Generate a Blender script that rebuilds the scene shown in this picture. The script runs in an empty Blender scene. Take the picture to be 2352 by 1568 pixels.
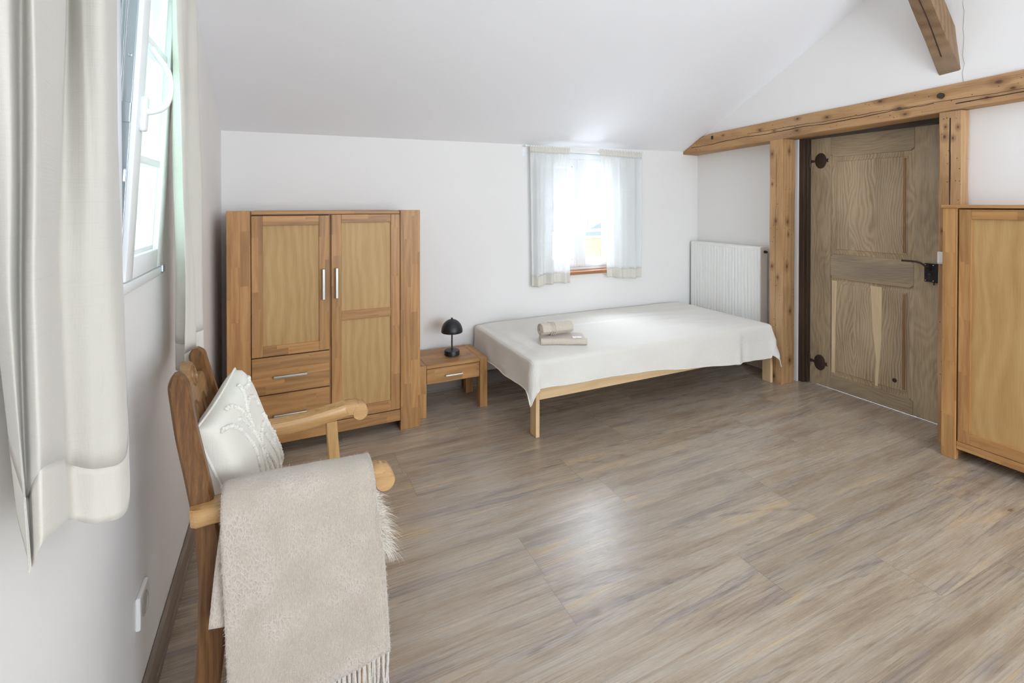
import bpy, bmesh, math, random
from mathutils import Vector, Matrix, noise
random.seed(7)
sc = bpy.context.scene
col = sc.collection
PI = math.pi

# ------------------------------------------------------------------ camera
cam_d = bpy.data.cameras.new('camera')
cam = bpy.data.objects.new('camera', cam_d)
col.objects.link(cam)
cam_d.sensor_width = 36.0
cam_d.lens = 16.682
cam_d.shift_x = 15.1 / 2352
cam_d.shift_y = -(784 - 478.1) / 2352
cam_d.clip_start = 0.02
cam.location = (0.3573, -3.4315, 1.40)
cam.rotation_euler = (math.radians(90 - 0.47), 0, math.radians(-24.955))
sc.camera = cam

# ------------------------------------------------------------------ world, lights, exposure
W_STRENGTH = 13.0
w = bpy.data.worlds.new('world')
sc.world = w
w.use_nodes = True
bgn = w.node_tree.nodes['Background']
bgn.inputs['Color'].default_value = (0.79, 0.895, 1.0, 1)
# overcast sky: bright overhead, weaker towards the horizon
_t = w.node_tree
_tc = _t.nodes.new('ShaderNodeTexCoord')
_sx = _t.nodes.new('ShaderNodeSeparateXYZ')
_mr = _t.nodes.new('ShaderNodeMapRange')
_mr.interpolation_type = 'SMOOTHSTEP'
_t.links.new(_tc.outputs['Generated'], _sx.inputs[0])
_t.links.new(_sx.outputs[2], _mr.inputs[0])
for _i, _v in enumerate((0.11, 0.42, 1.3, W_STRENGTH)):
    _mr.inputs[_i + 1].default_value = _v
# low sky brightened at the front to light the walls, dim at the back
_my = _t.nodes.new('ShaderNodeMapRange')
_my.interpolation_type = 'SMOOTHSTEP'
_t.links.new(_sx.outputs[1], _my.inputs[0])
for _i, _v in enumerate((0.1, -0.5, 0.8, 8.0)):
    _my.inputs[_i + 1].default_value = _v
_t.links.new(_my.outputs[0], _mr.inputs[3])
# high sky brightened at the back, added to strengthen the floor reflection
_mh = _t.nodes.new('ShaderNodeMapRange')
_mh.interpolation_type = 'SMOOTHSTEP'
_t.links.new(_sx.outputs[1], _mh.inputs[0])
for _i, _v in enumerate((-0.2, 0.4, W_STRENGTH * 0.7, W_STRENGTH * 1.35)):
    _mh.inputs[_i + 1].default_value = _v
_t.links.new(_mh.outputs[0], _mr.inputs[4])
_t.links.new(_mr.outputs[0], bgn.inputs['Strength'])
sc.view_settings.view_transform = 'Standard'
sc.view_settings.look = 'None'
sc.view_settings.gamma = 1.0
sc.view_settings.use_curve_mapping = False
sc.view_settings.exposure = 0.62
sc.cycles.max_bounces = 10
sc.cycles.use_adaptive_sampling = True
sc.cycles.adaptive_threshold = 0.05
sc.cycles.diffuse_bounces = 6
sc.cycles.glossy_bounces = 3
sc.cycles.transmission_bounces = 6
sc.cycles.transparent_max_bounces = 12
sc.cycles.use_denoising = True
sc.cycles.sample_clamp_indirect = 40.0
sc.cycles.caustics_reflective = False
sc.cycles.caustics_refractive = False


def area(name, loc, rot, sx, sy, power, color=(1, 1, 1), portal=False):
    d = bpy.data.lights.new(name, 'AREA')
    d.shape = 'RECTANGLE'
    d.size = sx
    d.size_y = sy
    d.energy = power
    d.color = color
    o = bpy.data.objects.new(name, d)
    o.location = loc
    o.rotation_euler = rot
    col.objects.link(o)
    if portal:
        d.cycles.is_portal = True
    return o


# all light is daylight: portals sit at two seen windows and the added front one
area('front_window_portal', (2.1, -6.02, 1.5), (PI / 2, 0, 0), 2.8, 1.6, 1, portal=True)
area('back_window_portal', (2.705, 0.21, 1.33), (-PI / 2, 0, 0), 0.8, 1.0, 1, portal=True)
area('left_window_portal', (-0.22, -2.0, 1.68), (0, -PI / 2, 0), 0.95, 0.8, 1, portal=True)

# ------------------------------------------------------------------ helpers


def lin(c):
    return tuple(((v / 255.0) / 12.92 if v / 255.0 <= 0.04045 else ((v / 255.0 + 0.055) / 1.055) ** 2.4) for v in c[:3]) + (1.0,)


class MB:
    """collects shapes in world space and links them as ONE mesh object"""

    def __init__(self):
        self.bm = bmesh.new()

    def _merge(self, b):
        me = bpy.data.meshes.new('tmp')
        b.to_mesh(me)
        b.free()
        self.bm.from_mesh(me)
        bpy.data.meshes.remove(me)

    def box(self, x0, x1, y0, y1, z0, z1, bev=0.0, M=None, seg=2):
        b = bmesh.new()
        bmesh.ops.create_cube(b, size=1.0)
        lo = (min(x0, x1), min(y0, y1), min(z0, z1))
        hi = (max(x0, x1), max(y0, y1), max(z0, z1))
        for v in b.verts:
            v.co = Vector([lo[i] + (v.co[i] + 0.5) * (hi[i] - lo[i]) for i in range(3)])
        if bev > 0:
            bmesh.ops.bevel(b, geom=b.edges[:], offset=bev, segments=seg, affect='EDGES', profile=0.5)
        if M is not None:
            b.transform(M)
        self._merge(b)
        return self

    def loft(self, secs, cap=True, closed=False):
        b = bmesh.new()
        rings = [[b.verts.new(p) for p in s] for s in secs]
        n = len(secs[0])
        m = len(rings)
        for i in range(m if closed else m - 1):
            A, B = rings[i], rings[(i + 1) % m]
            for k in range(n):
                b.faces.new((A[k], A[(k + 1) % n], B[(k + 1) % n], B[k]))
        if cap and not closed:
            b.faces.new(rings[0][::-1])
            b.faces.new(rings[-1])
        bmesh.ops.recalc_face_normals(b, faces=b.faces[:])
        self._merge(b)
        return self

    def tube(self, pts, rad, seg=10, cap=True):
        pts = [Vector(p) for p in pts]
        if not hasattr(rad, '__len__'):
            rad = [rad] * len(pts)
        secs = []
        up = None
        for i, p in enumerate(pts):
            t = (pts[min(i + 1, len(pts) - 1)] - pts[max(i - 1, 0)]).normalized()
            if up is None:
                up = Vector((0, 0, 1)) if abs(t.z) < 0.9 else Vector((1, 0, 0))
            s = t.cross(up)
            if s.length < 1e-5:
                s = t.orthogonal()
            s.normalize()
            up = s.cross(t).normalized()
            secs.append([p + rad[i] * (math.cos(2 * PI * k / seg) * s + math.sin(2 * PI * k / seg) * up) for k in range(seg)])
        return self.loft(secs, cap)

    def prism(self, outline, axis, a0, a1, bev=0.0, M=None):
        """outline: 2-D points; axis the extrusion axis; a0..a1 its range"""
        def P(p, a):
            if axis == 'x':
                return (a, p[0], p[1])
            if axis == 'y':
                return (p[0], a, p[1])
            return (p[0], p[1], a)
        b = bmesh.new()
        A = [b.verts.new(P(p, a0)) for p in outline]
        B = [b.verts.new(P(p, a1)) for p in outline]
        n = len(outline)
        f1 = b.faces.new(A)
        f2 = b.faces.new(B[::-1])
        for k in range(n):
            b.faces.new((A[k], B[k], B[(k + 1) % n], A[(k + 1) % n]))
        bmesh.ops.recalc_face_normals(b, faces=b.faces[:])
        if bev > 0:
            es = [e for e in b.edges if (f1 in e.link_faces or f2 in e.link_faces)]
            bmesh.ops.bevel(b, geom=es, offset=bev, segments=2, affect='EDGES', profile=0.5)
        if M is not None:
            b.transform(M)
        self._merge(b)
        return self

    def lathe(self, c, prof, seg=32, axis='z'):
        secs = []
        for r, h in prof:
            ring = []
            for k in range(seg):
                a = 2 * PI * k / seg
                if axis == 'z':
                    ring.append((c[0] + r * math.cos(a), c[1] + r * math.sin(a), c[2] + h))
                elif axis == 'x':
                    ring.append((c[0] + h, c[1] + r * math.cos(a), c[2] + r * math.sin(a)))
                else:
                    ring.append((c[0] + r * math.cos(a), c[1] + h, c[2] + r * math.sin(a)))
            secs.append(ring)
        return self.loft(secs, True)

    def grid(self, fn, nu, nv):
        b = bmesh.new()
        V = [[b.verts.new(fn(i / nu, j / nv)) for j in range(nv + 1)] for i in range(nu + 1)]
        for i in range(nu):
            for j in range(nv):
                b.faces.new((V[i][j], V[i + 1][j], V[i + 1][j + 1], V[i][j + 1]))
        self._merge(b)
        return self

    def build(self, name, mat, parent=None, smooth=None, solid=0.0, subsurf=0, off=-1.0):
        me = bpy.data.meshes.new(name)
        org = Vector((0, 0, 0))
        p = parent
        while p is not None:
            org += p.location
            p = p.parent
        if org.length > 0:
            bmesh.ops.translate(self.bm, verts=self.bm.verts[:], vec=-org)
        self.bm.to_mesh(me)
        self.bm.free()
        if isinstance(mat, (list, tuple)):
            for m_ in mat:
                me.materials.append(m_)
        else:
            me.materials.append(mat)
        o = bpy.data.objects.new(name, me)
        col.objects.link(o)
        if parent:
            o.parent = parent
        if smooth is not None:
            me.polygons.foreach_set('use_smooth', [True] * len(me.polygons))
            if smooth < 180:
                try:
                    me.set_sharp_from_angle(angle=math.radians(smooth))
                except Exception:
                    pass
        if solid:
            m_ = o.modifiers.new('thickness', 'SOLIDIFY')
            m_.thickness = solid
            m_.offset = off
        if subsurf:
            m_ = o.modifiers.new('smooth', 'SUBSURF')
            m_.levels = subsurf
            m_.render_levels = subsurf
        return o


def tag(o, label=None, cat=None, group=None, kind=None):
    if label:
        o['label'] = label
    if cat:
        o['category'] = cat
    if group:
        o['group'] = group
    if kind:
        o['kind'] = kind
    return o


def thing(name, label, cat, loc, group=None, kind=None):
    o = bpy.data.objects.new(name, None)
    o.empty_display_size = 0.05
    o.location = loc
    col.objects.link(o)
    return tag(o, label, cat, group, kind)


def smoothstep(a, b, x):
    t = max(0.0, min(1.0, (x - a) / (b - a)))
    return t * t * (3 - 2 * t)


def interp(pts, x):
    """piecewise smooth interpolation of (x, y) pairs"""
    if x <= pts[0][0]:
        return pts[0][1]
    for (a, b), (c, d) in zip(pts, pts[1:]):
        if x <= c:
            t = (x - a) / (c - a)
            return b + (d - b) * t
    return pts[-1][1]


def catmull(P, n):
    P = [Vector(p) for p in P]
    Q = [P[0] * 2 - P[1]] + P + [P[-1] * 2 - P[-2]]
    out = []
    for i in range(1, len(Q) - 2):
        p0, p1, p2, p3 = Q[i - 1:i + 3]
        for k in range(n):
            t = k / n
            out.append(0.5 * ((2 * p1) + (p2 - p0) * t + (2 * p0 - 5 * p1 + 4 * p2 - p3) * t * t + (3 * p1 - p0 - 3 * p2 + p3) * t ** 3))
    out.append(P[-1])
    return out


# ------------------------------------------------------------------ materials
class NT:
    def __init__(self, name):
        self.m = bpy.data.materials.new(name)
        self.m.use_nodes = True
        self.t = self.m.node_tree
        self.t.nodes.clear()
        self.out = self.n('ShaderNodeOutputMaterial')

    def n(self, typ, **kw):
        nd = self.t.nodes.new(typ)
        for k, v in kw.items():
            setattr(nd, k, v)
        return nd

    def put(self, sock, v):
        if v is None:
            return
        if isinstance(v, bpy.types.NodeSocket):
            self.t.links.new(v, sock)
        else:
            sock.default_value = v

    def math(self, op, a, b=None, c=None, clamp=False):
        nd = self.n('ShaderNodeMath', operation=op, use_clamp=clamp)
        self.put(nd.inputs[0], a)
        self.put(nd.inputs[1], b)
        self.put(nd.inputs[2], c)
        return nd.outputs[0]

    def vmath(self, op, a, b=None):
        nd = self.n('ShaderNodeVectorMath', operation=op)
        self.put(nd.inputs[0], a)
        self.put(nd.inputs[1], b)
        return nd.outputs[0]

    def coord(self, which='Object'):
        return self.n('ShaderNodeTexCoord').outputs[which]

    def sep(self, v):
        nd = self.n('ShaderNodeSeparateXYZ')
        self.put(nd.inputs[0], v)
        return nd.outputs[0], nd.outputs[1], nd.outputs[2]

    def comb(self, x, y, z):
        nd = self.n('ShaderNodeCombineXYZ')
        for s, v in zip(nd.inputs, (x, y, z)):
            self.put(s, v)
        return nd.outputs[0]

    def noise(self, vec, scale=5.0, detail=3.0, rough=0.5, dist=0.0, color=False):
        nd = self.n('ShaderNodeTexNoise')
        self.put(nd.inputs['Vector'], vec)
        nd.inputs['Scale'].default_value = scale
        nd.inputs['Detail'].default_value = detail
        nd.inputs['Roughness'].default_value = rough
        nd.inputs['Distortion'].default_value = dist
        return nd.outputs['Color'] if color else nd.outputs[0]

    def white(self, vec, color=False):
        nd = self.n('ShaderNodeTexWhiteNoise', noise_dimensions='3D')
        self.put(nd.inputs['Vector'], vec)
        return nd.outputs['Color'] if color else nd.outputs['Value']

    def ramp(self, fac, stops, interp='LINEAR'):
        nd = self.n('ShaderNodeValToRGB')
        cr = nd.color_ramp
        cr.interpolation = interp
        while len(cr.elements) < len(stops):
            cr.elements.new(0.5)
        for e, (p, c) in zip(cr.elements, stops):
            e.position = p
            e.color = c
        self.put(nd.inputs[0], fac)
        return nd.outputs[0]

    def mix(self, fac, a, b, mode='MIX'):
        nd = self.n('ShaderNodeMix', data_type='RGBA', blend_type=mode)
        self.put(nd.inputs[0], fac)
        self.put(nd.inputs[6], a)
        self.put(nd.inputs[7], b)
        return nd.outputs[2]

    def maprange(self, v, a, b, c=0.0, d=1.0, smooth=True):
        nd = self.n('ShaderNodeMapRange', interpolation_type='SMOOTHSTEP' if smooth else 'LINEAR')
        self.put(nd.inputs[0], v)
        for i, x in enumerate((a, b, c, d)):
            nd.inputs[i + 1].default_value = x
        return nd.outputs[0]

    def bump(self, h, strength=0.2, dist=0.01, normal=None):
        nd = self.n('ShaderNodeBump')
        nd.inputs['Strength'].default_value = strength
        nd.inputs['Distance'].default_value = dist
        self.put(nd.inputs['Height'], h)
        self.put(nd.inputs['Normal'], normal)
        return nd.outputs[0]

    def principled(self, color, rough=0.5, metal=0.0, normal=None, spec=0.5, sheen=0.0, coat=0.0):
        nd = self.n('ShaderNodeBsdfPrincipled')
        self.put(nd.inputs['Base Color'], color)
        self.put(nd.inputs['Roughness'], rough)
        nd.inputs['Metallic'].default_value = metal
        nd.inputs['Specular IOR Level'].default_value = spec
        if sheen:
            nd.inputs['Sheen Weight'].default_value = sheen
            nd.inputs['Sheen Roughness'].default_value = 0.5
        if coat:
            nd.inputs['Coat Weight'].default_value = coat
            nd.inputs['Coat Roughness'].default_value = 0.3
        self.put(nd.inputs['Normal'], normal)
        return nd.outputs[0]

    def done(self, shader):
        self.t.links.new(shader, self.out.inputs[0])
        return self.m


def plain(name, rgb, rough=0.5, metal=0.0, spec=0.5, bump=0.0, bscale=80.0, vary=0.0, coat=0.0):
    t = NT(name)
    c = lin(rgb)
    co = t.coord()
    colr = c
    if vary:
        nz = t.noise(co, 6.0, 4.0)
        colr = t.ramp(nz, [(0.3, tuple(v * (1 - vary) for v in c[:3]) + (1,)), (0.7, tuple(min(1, v * (1 + vary)) for v in c[:3]) + (1,))])
    nm = t.bump(t.noise(co, bscale, 3.0), bump, 0.004) if bump else None
    return t.done(t.principled(colr, rough, metal, nm, spec, coat=coat))


def wood(name, axis, cols, rings=9.0, stave=None, rough=0.5, knots=0.0, knot_scale=4.0, tone=0.12, fibre=0.35, bump=0.12,
         crack=None, contrast=1.0, warp=0.03, spec=0.4, long=0.10, holes=0.0, grey=0.0, spots=()):
    """solid wood whose grain runs along the given object axis; cols dark, mid, light (sRGB)"""
    t = NT(name)
    rnd = t.n('ShaderNodeObjectInfo').outputs['Random']
    x, y, z = t.sep(t.coord())
    if axis == 'x':
        l, a, b = x, y, z
    elif axis == 'y':
        l, a, b = y, x, z
    else:
        l, a, b = z, x, y
    l0 = l
    l = t.math('ADD', l, t.math('MULTIPLY', rnd, 7.3))
    toneval = rnd
    edge = None
    if stave:
        sw, sl = stave
        i = t.math('FLOOR', t.math('DIVIDE', t.math('ADD', a, t.math('MULTIPLY', rnd, 0.31)), sw))
        k = t.math('FLOOR', t.math('DIVIDE', t.math('ADD', b, t.math('MULTIPLY', rnd, 0.17)), sw))
        r1 = t.white(t.comb(i, k, 1.5))
        j = t.math('FLOOR', t.math('ADD', t.math('DIVIDE', l, sl), t.math('MULTIPLY', r1, 5.0)))
        wc = t.n('ShaderNodeTexWhiteNoise', noise_dimensions='3D')
        t.put(wc.inputs['Vector'], t.comb(i, k, j))
        toneval = wc.outputs['Value']
        r2, r3, r4 = t.sep(wc.outputs['Color'])
        a = t.math('ADD', a, t.math('MULTIPLY', r2, 0.8))
        b = t.math('ADD', b, t.math('MULTIPLY', r3, 0.8))
        l = t.math('ADD', l, t.math('MULTIPLY', r4, 3.0))
    else:
        a = t.math('ADD', a, t.math('MULTIPLY', rnd, 0.9))
    wv = t.noise(t.comb(t.math('MULTIPLY', a, 2.5), t.math('MULTIPLY', b, 2.5), t.math('MULTIPLY', l, 0.9)), 1.6, 2.0, color=True)
    wx, wy, wz = t.sep(wv)
    a2 = t.math('ADD', a, t.math('MULTIPLY', wx, warp * 4))
    b2 = t.math('ADD', b, t.math('MULTIPLY', wy, warp * 4))
    wave = t.n('ShaderNodeTexWave', wave_type='RINGS', rings_direction='Z', wave_profile='SIN')
    t.put(wave.inputs['Vector'], t.comb(a2, b2, t.math('MULTIPLY', l, long)))
    wave.inputs['Scale'].default_value = rings
    wave.inputs['Distortion'].default_value = 1.5
    wave.inputs['Detail'].default_value = 3.0
    wave.inputs['Detail Scale'].default_value = 1.2
    ringv = wave.outputs['Fac']
    fine = t.noise(t.comb(t.math('MULTIPLY', a, 60.0), t.math('MULTIPLY', b, 60.0), t.math('MULTIPLY', l, 2.2)), 4.0, 4.0, 0.65)
    broad = t.noise(t.comb(t.math('MULTIPLY', a, 3.0), t.math('MULTIPLY', b, 3.0), t.math('MULTIPLY', l, 0.8)), 2.5, 3.0)
    f = t.math('ADD', t.math('MULTIPLY', ringv, 0.16 * contrast), t.math('MULTIPLY', fine, fibre * 1.5))
    f = t.math('ADD', f, t.math('MULTIPLY', broad, 0.50))
    f = t.math('ADD', f, 0.45 - 0.08 * contrast - fibre * 0.75 - 0.25)
    colr = t.ramp(f, [(0.08, lin(cols[0])), (0.45, lin(cols[1])), (0.85, lin(cols[2]))])
    hs = t.n('ShaderNodeHueSaturation')
    t.put(hs.inputs['Color'], colr)
    t.put(hs.inputs['Value'], t.math('ADD', t.math('MULTIPLY', toneval, 2 * tone), 1.0 - tone))
    colr = hs.outputs[0]
    height = t.math('ADD', fine, t.math('MULTIPLY', ringv, 0.3))
    if knots:
        vo = t.n('ShaderNodeTexVoronoi', feature='F1')
        t.put(vo.inputs['Vector'], t.comb(t.math('ADD', a2, 0.0), b2, t.math('MULTIPLY', l, 0.55)))
        vo.inputs['Scale'].default_value = knot_scale
        vo.inputs['Randomness'].default_value = 1.0
        wob = t.math('ADD', vo.outputs['Distance'], t.math('MULTIPLY', t.math('SUBTRACT', broad, 0.5), 0.12))
        km = t.maprange(wob, 0.02, knots, 1.0, 0.0)
        halo = t.maprange(wob, knots * 0.8, knots * 2.6, 1.0, 0.0)
        kr, kg, kb = t.sep(vo.outputs['Color'])
        gate = t.math('GREATER_THAN', kr, 0.45)
        colr = t.mix(t.math('MULTIPLY', t.math('MULTIPLY', halo, gate), 0.35), colr, lin(cols[0]))
        dk = tuple(int(v * 0.55) for v in cols[0])
        colr = t.mix(t.math('MULTIPLY', t.math('MULTIPLY', km, gate), 0.8), colr, lin(dk))
    if grey:
        gz = t.noise(t.comb(t.math('MULTIPLY', a, 2.0), t.math('MULTIPLY', b, 2.0), t.math('MULTIPLY', l, 0.7)), 2.2, 4.0)
        colr = t.mix(t.maprange(gz, 0.45, 0.75, 0.0, grey), colr, lin((128, 120, 116)))
    if holes:
        vh = t.n('ShaderNodeTexVoronoi', feature='F1')
        t.put(vh.inputs['Vector'], t.comb(a, b, l))
        vh.inputs['Scale'].default_value = 34.0
        hm = t.maprange(vh.outputs['Distance'], 0.06, holes, 1.0, 0.0)
        hr, hg, hb = t.sep(vh.outputs['Color'])
        colr = t.mix(t.math('MULTIPLY', hm, t.math('GREATER_THAN', hr, 0.6)), colr, lin((66, 46, 30)))
    for (sx_, sy_, sz_, sr_) in spots:
        # a knot: a dark eye in a warm halo, a little longer along the grain
        dx, dy, dz = (t.math('SUBTRACT', q_, v_) for q_, v_ in ((x, sx_), (y, sy_), (z, sz_)))
        sc3 = [1.0, 1.0, 1.0]
        sc3['xyz'.index(axis)] = 0.6
        ln = t.n('ShaderNodeVectorMath', operation='LENGTH')
        t.put(ln.inputs[0], t.comb(t.math('MULTIPLY', dx, sc3[0]), t.math('MULTIPLY', dy, sc3[1]), t.math('MULTIPLY', dz, sc3[2])))
        dd = t.math('ADD', ln.outputs['Value'], t.math('MULTIPLY', t.math('SUBTRACT', fine, 0.5), sr_ * 0.9))
        colr = t.mix(t.maprange(dd, sr_ * 0.7, sr_ * 2.6, 0.55, 0.0), colr, lin((120, 78, 46)))
        colr = t.mix(t.maprange(dd, sr_ * 0.25, sr_ * 0.9, 0.85, 0.0), colr, lin((78, 56, 44)))
    if crack:
        for (cax, c0, c1, amp, wdt, l_a, l_b) in crack:
            cc = {'x': x, 'y': y, 'z': z}[cax]
            nz = t.noise(t.comb(0.3, c0 * 9, l0), 2.2, 5.0, 0.6)
            path = t.math('ADD', t.math('MULTIPLY', l0, c1), t.math('ADD', t.math('MULTIPLY', t.math('SUBTRACT', nz, 0.5), amp), c0))
            d = t.math('ABSOLUTE', t.math('SUBTRACT', cc, path))
            nz2 = t.noise(t.comb(1.3, 0.2, l0), 3.0, 2.0)
            wv_ = t.math('MULTIPLY', t.math('MULTIPLY', nz2, 2.0), wdt)
            m_ = t.math('LESS_THAN', d, wv_)
            m_ = t.math('MULTIPLY', m_, t.math('LESS_THAN', t.math('ABSOLUTE', t.math('SUBTRACT', l0, (l_a + l_b) / 2)), abs(l_b - l_a) / 2))
            colr = t.mix(m_, colr, lin((48, 32, 22)))
            height = t.math('SUBTRACT', height, t.math('MULTIPLY', m_, 3.0))
    nm = t.bump(height, bump, 0.004)
    rg = t.math('ADD', t.math('MULTIPLY', fine, 0.2), rough - 0.1)
    return t.done(t.principled(colr, rg, 0.0, nm, spec))


def fabric(name, rgb, translucent=0.0, sheer=0.0, weave=900.0, bump=0.15, waffle=0.0, vary=0.05, rough=0.9, sheen=0.3, slub=0.0):
    t = NT(name)
    c = lin(rgb)
    co = t.coord()
    x, y, z = t.sep(co)
    nz = t.noise(co, 3.0, 4.0)
    base = t.ramp(nz, [(0.3, tuple(v * (1 - vary) for v in c[:3]) + (1,)), (0.7, tuple(min(1, v * (1 + vary)) for v in c[:3]) + (1,))])
    fz = t.noise(co, weave, 2.0)
    h = fz
    if slub:
        s1 = t.noise(t.comb(t.math('MULTIPLY', x, 6.0), t.math('MULTIPLY', y, 6.0), t.math('MULTIPLY', z, 420.0)), 1.0, 3.0)
        s2 = t.noise(t.comb(t.math('MULTIPLY', x, 420.0), t.math('MULTIPLY', y, 420.0), t.math('MULTIPLY', z, 4.0)), 1.0, 3.0)
        s = t.math('MAXIMUM', s1, s2)
        base = t.mix(t.maprange(s, 0.52, 0.78, 0.0, slub), base, tuple(v * 0.72 for v in c[:3]) + (1,))
        h = t.math('ADD', s1, s2)
    if waffle:
        k = 2 * PI / waffle
        wf = t.math('ADD', t.math('SINE', t.math('MULTIPLY', x, k)), t.math('SINE', t.math('MULTIPLY', t.math('ADD', y, t.math('MULTIPLY', z, 1.0)), k)))
        h = t.math('ADD', t.math('MULTIPLY', wf, 0.5), t.math('MULTIPLY', fz, 0.5))
    nm = t.bump(h, bump, 0.003)
    sh = t.principled(base, rough, 0.0, nm, 0.2, sheen)
    if translucent:
        tr = t.n('ShaderNodeBsdfTranslucent')
        t.put(tr.inputs['Color'], base)
        t.put(tr.inputs['Normal'], nm)
        mx = t.n('ShaderNodeMixShader')
        mx.inputs[0].default_value = translucent
        t.t.links.new(sh, mx.inputs[1])
        t.t.links.new(tr.outputs[0], mx.inputs[2])
        sh = mx.outputs[0]
    if sheer:
        tp = t.n('ShaderNodeBsdfTransparent')
        mx = t.n('ShaderNodeMixShader')
        mx.inputs[0].default_value = sheer
        t.t.links.new(sh, mx.inputs[1])
        t.t.links.new(tp.outputs[0], mx.inputs[2])
        sh = mx.outputs[0]
    return t.done(sh)


def wool(name, rgb):
    t = NT(name)
    c = lin(rgb)
    co = t.coord()
    x, y, z = t.sep(co)
    # a cell pattern of brushed loops, drawn along the hang of the cloth
    v = t.comb(t.math('MULTIPLY', x, 120.0), t.math('MULTIPLY', y, 120.0), t.math('MULTIPLY', z, 85.0))
    wn = t.noise(v, 0.6, 3.0, color=True)
    v2 = t.vmath('ADD', v, t.vmath('SCALE', wn))
    vo = t.n('ShaderNodeTexVoronoi', feature='DISTANCE_TO_EDGE')
    t.put(vo.inputs['Vector'], t.vmath('ADD', v, wn))
    vo.inputs['Scale'].default_value = 1.0
    loops = t.maprange(vo.outputs['Distance'], 0.0, 0.30, 1.0, 0.0)
    big = t.noise(co, 9.0, 3.0)
    loops = t.math('MULTIPLY', loops, t.maprange(big, 0.42, 0.68, 0.0, 1.0))
    fib = t.noise(t.comb(t.math('MULTIPLY', x, 500.0), t.math('MULTIPLY', y, 500.0), t.math('MULTIPLY', z, 90.0)), 1.0, 3.0, 0.7)
    base = t.ramp(t.math('ADD', t.math('MULTIPLY', fib, 0.7), t.math('MULTIPLY', big, 0.3)),
                  [(0.3, tuple(q * 0.80 for q in c[:3]) + (1,)), (0.68, tuple(min(1, q * 1.14) for q in c[:3]) + (1,))])
    base = t.mix(t.math('MULTIPLY', loops, 0.30), base, lin((226, 219, 212)))
    nm = t.bump(t.math('ADD', fib, t.math('MULTIPLY', loops, 0.8)), 0.5, 0.004)
    return t.done(t.principled(base, 0.95, 0.0, nm, 0.1, 0.5))


def terry(name, rgb):
    t = NT(name)
    c = lin(rgb)
    co = t.coord()
    nz = t.noise(co, 420.0, 2.0, 0.7)
    base = t.ramp(nz, [(0.3, tuple(v * 0.78 for v in c[:3]) + (1,)), (0.65, tuple(min(1, v * 1.1) for v in c[:3]) + (1,))])
    return t.done(t.principled(base, 0.95, 0.0, t.bump(nz, 0.6, 0.004), 0.1, 0.4))


def glass(name, tint=(1, 1, 1)):
    t = NT(name)
    tp = t.n('ShaderNodeBsdfTransparent')
    tp.inputs[0].default_value = tint + (1,)
    gl = t.n('ShaderNodeBsdfGlossy')
    gl.inputs['Roughness'].default_value = 0.02
    geo = t.n('ShaderNodeNewGeometry')
    dt = t.n('ShaderNodeVectorMath', operation='DOT_PRODUCT')
    t.put(dt.inputs[0], geo.outputs['Incoming'])
    t.put(dt.inputs[1], geo.outputs['Normal'])
    c1 = t.math('SUBTRACT', 1.0, t.math('ABSOLUTE', dt.outputs['Value']), clamp=True)
    fr = t.math('ADD', t.math('MULTIPLY', t.math('POWER', c1, 5.0), 0.9), 0.03)
    mx = t.n('ShaderNodeMixShader')
    t.t.links.new(fr, mx.inputs[0])
    t.t.links.new(tp.outputs[0], mx.inputs[1])
    t.t.links.new(gl.outputs[0], mx.inputs[2])
    return t.done(mx.outputs[0])


def wallpaint(name, rgb, bump=0.06):
    t = NT(name)
    c = lin(rgb)
    co = t.coord()
    nz = t.noise(co, 1.3, 4.0)
    base = t.ramp(nz, [(0.3, tuple(v * 0.985 for v in c[:3]) + (1,)), (0.7, c)])
    h = t.math('ADD', t.noise(co, 60.0, 4.0), t.math('MULTIPLY', t.noise(co, 7.0, 2.0), 1.5))
    return t.done(t.principled(base, 0.75, 0.0, t.bump(h, bump, 0.006), 0.25))


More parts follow.
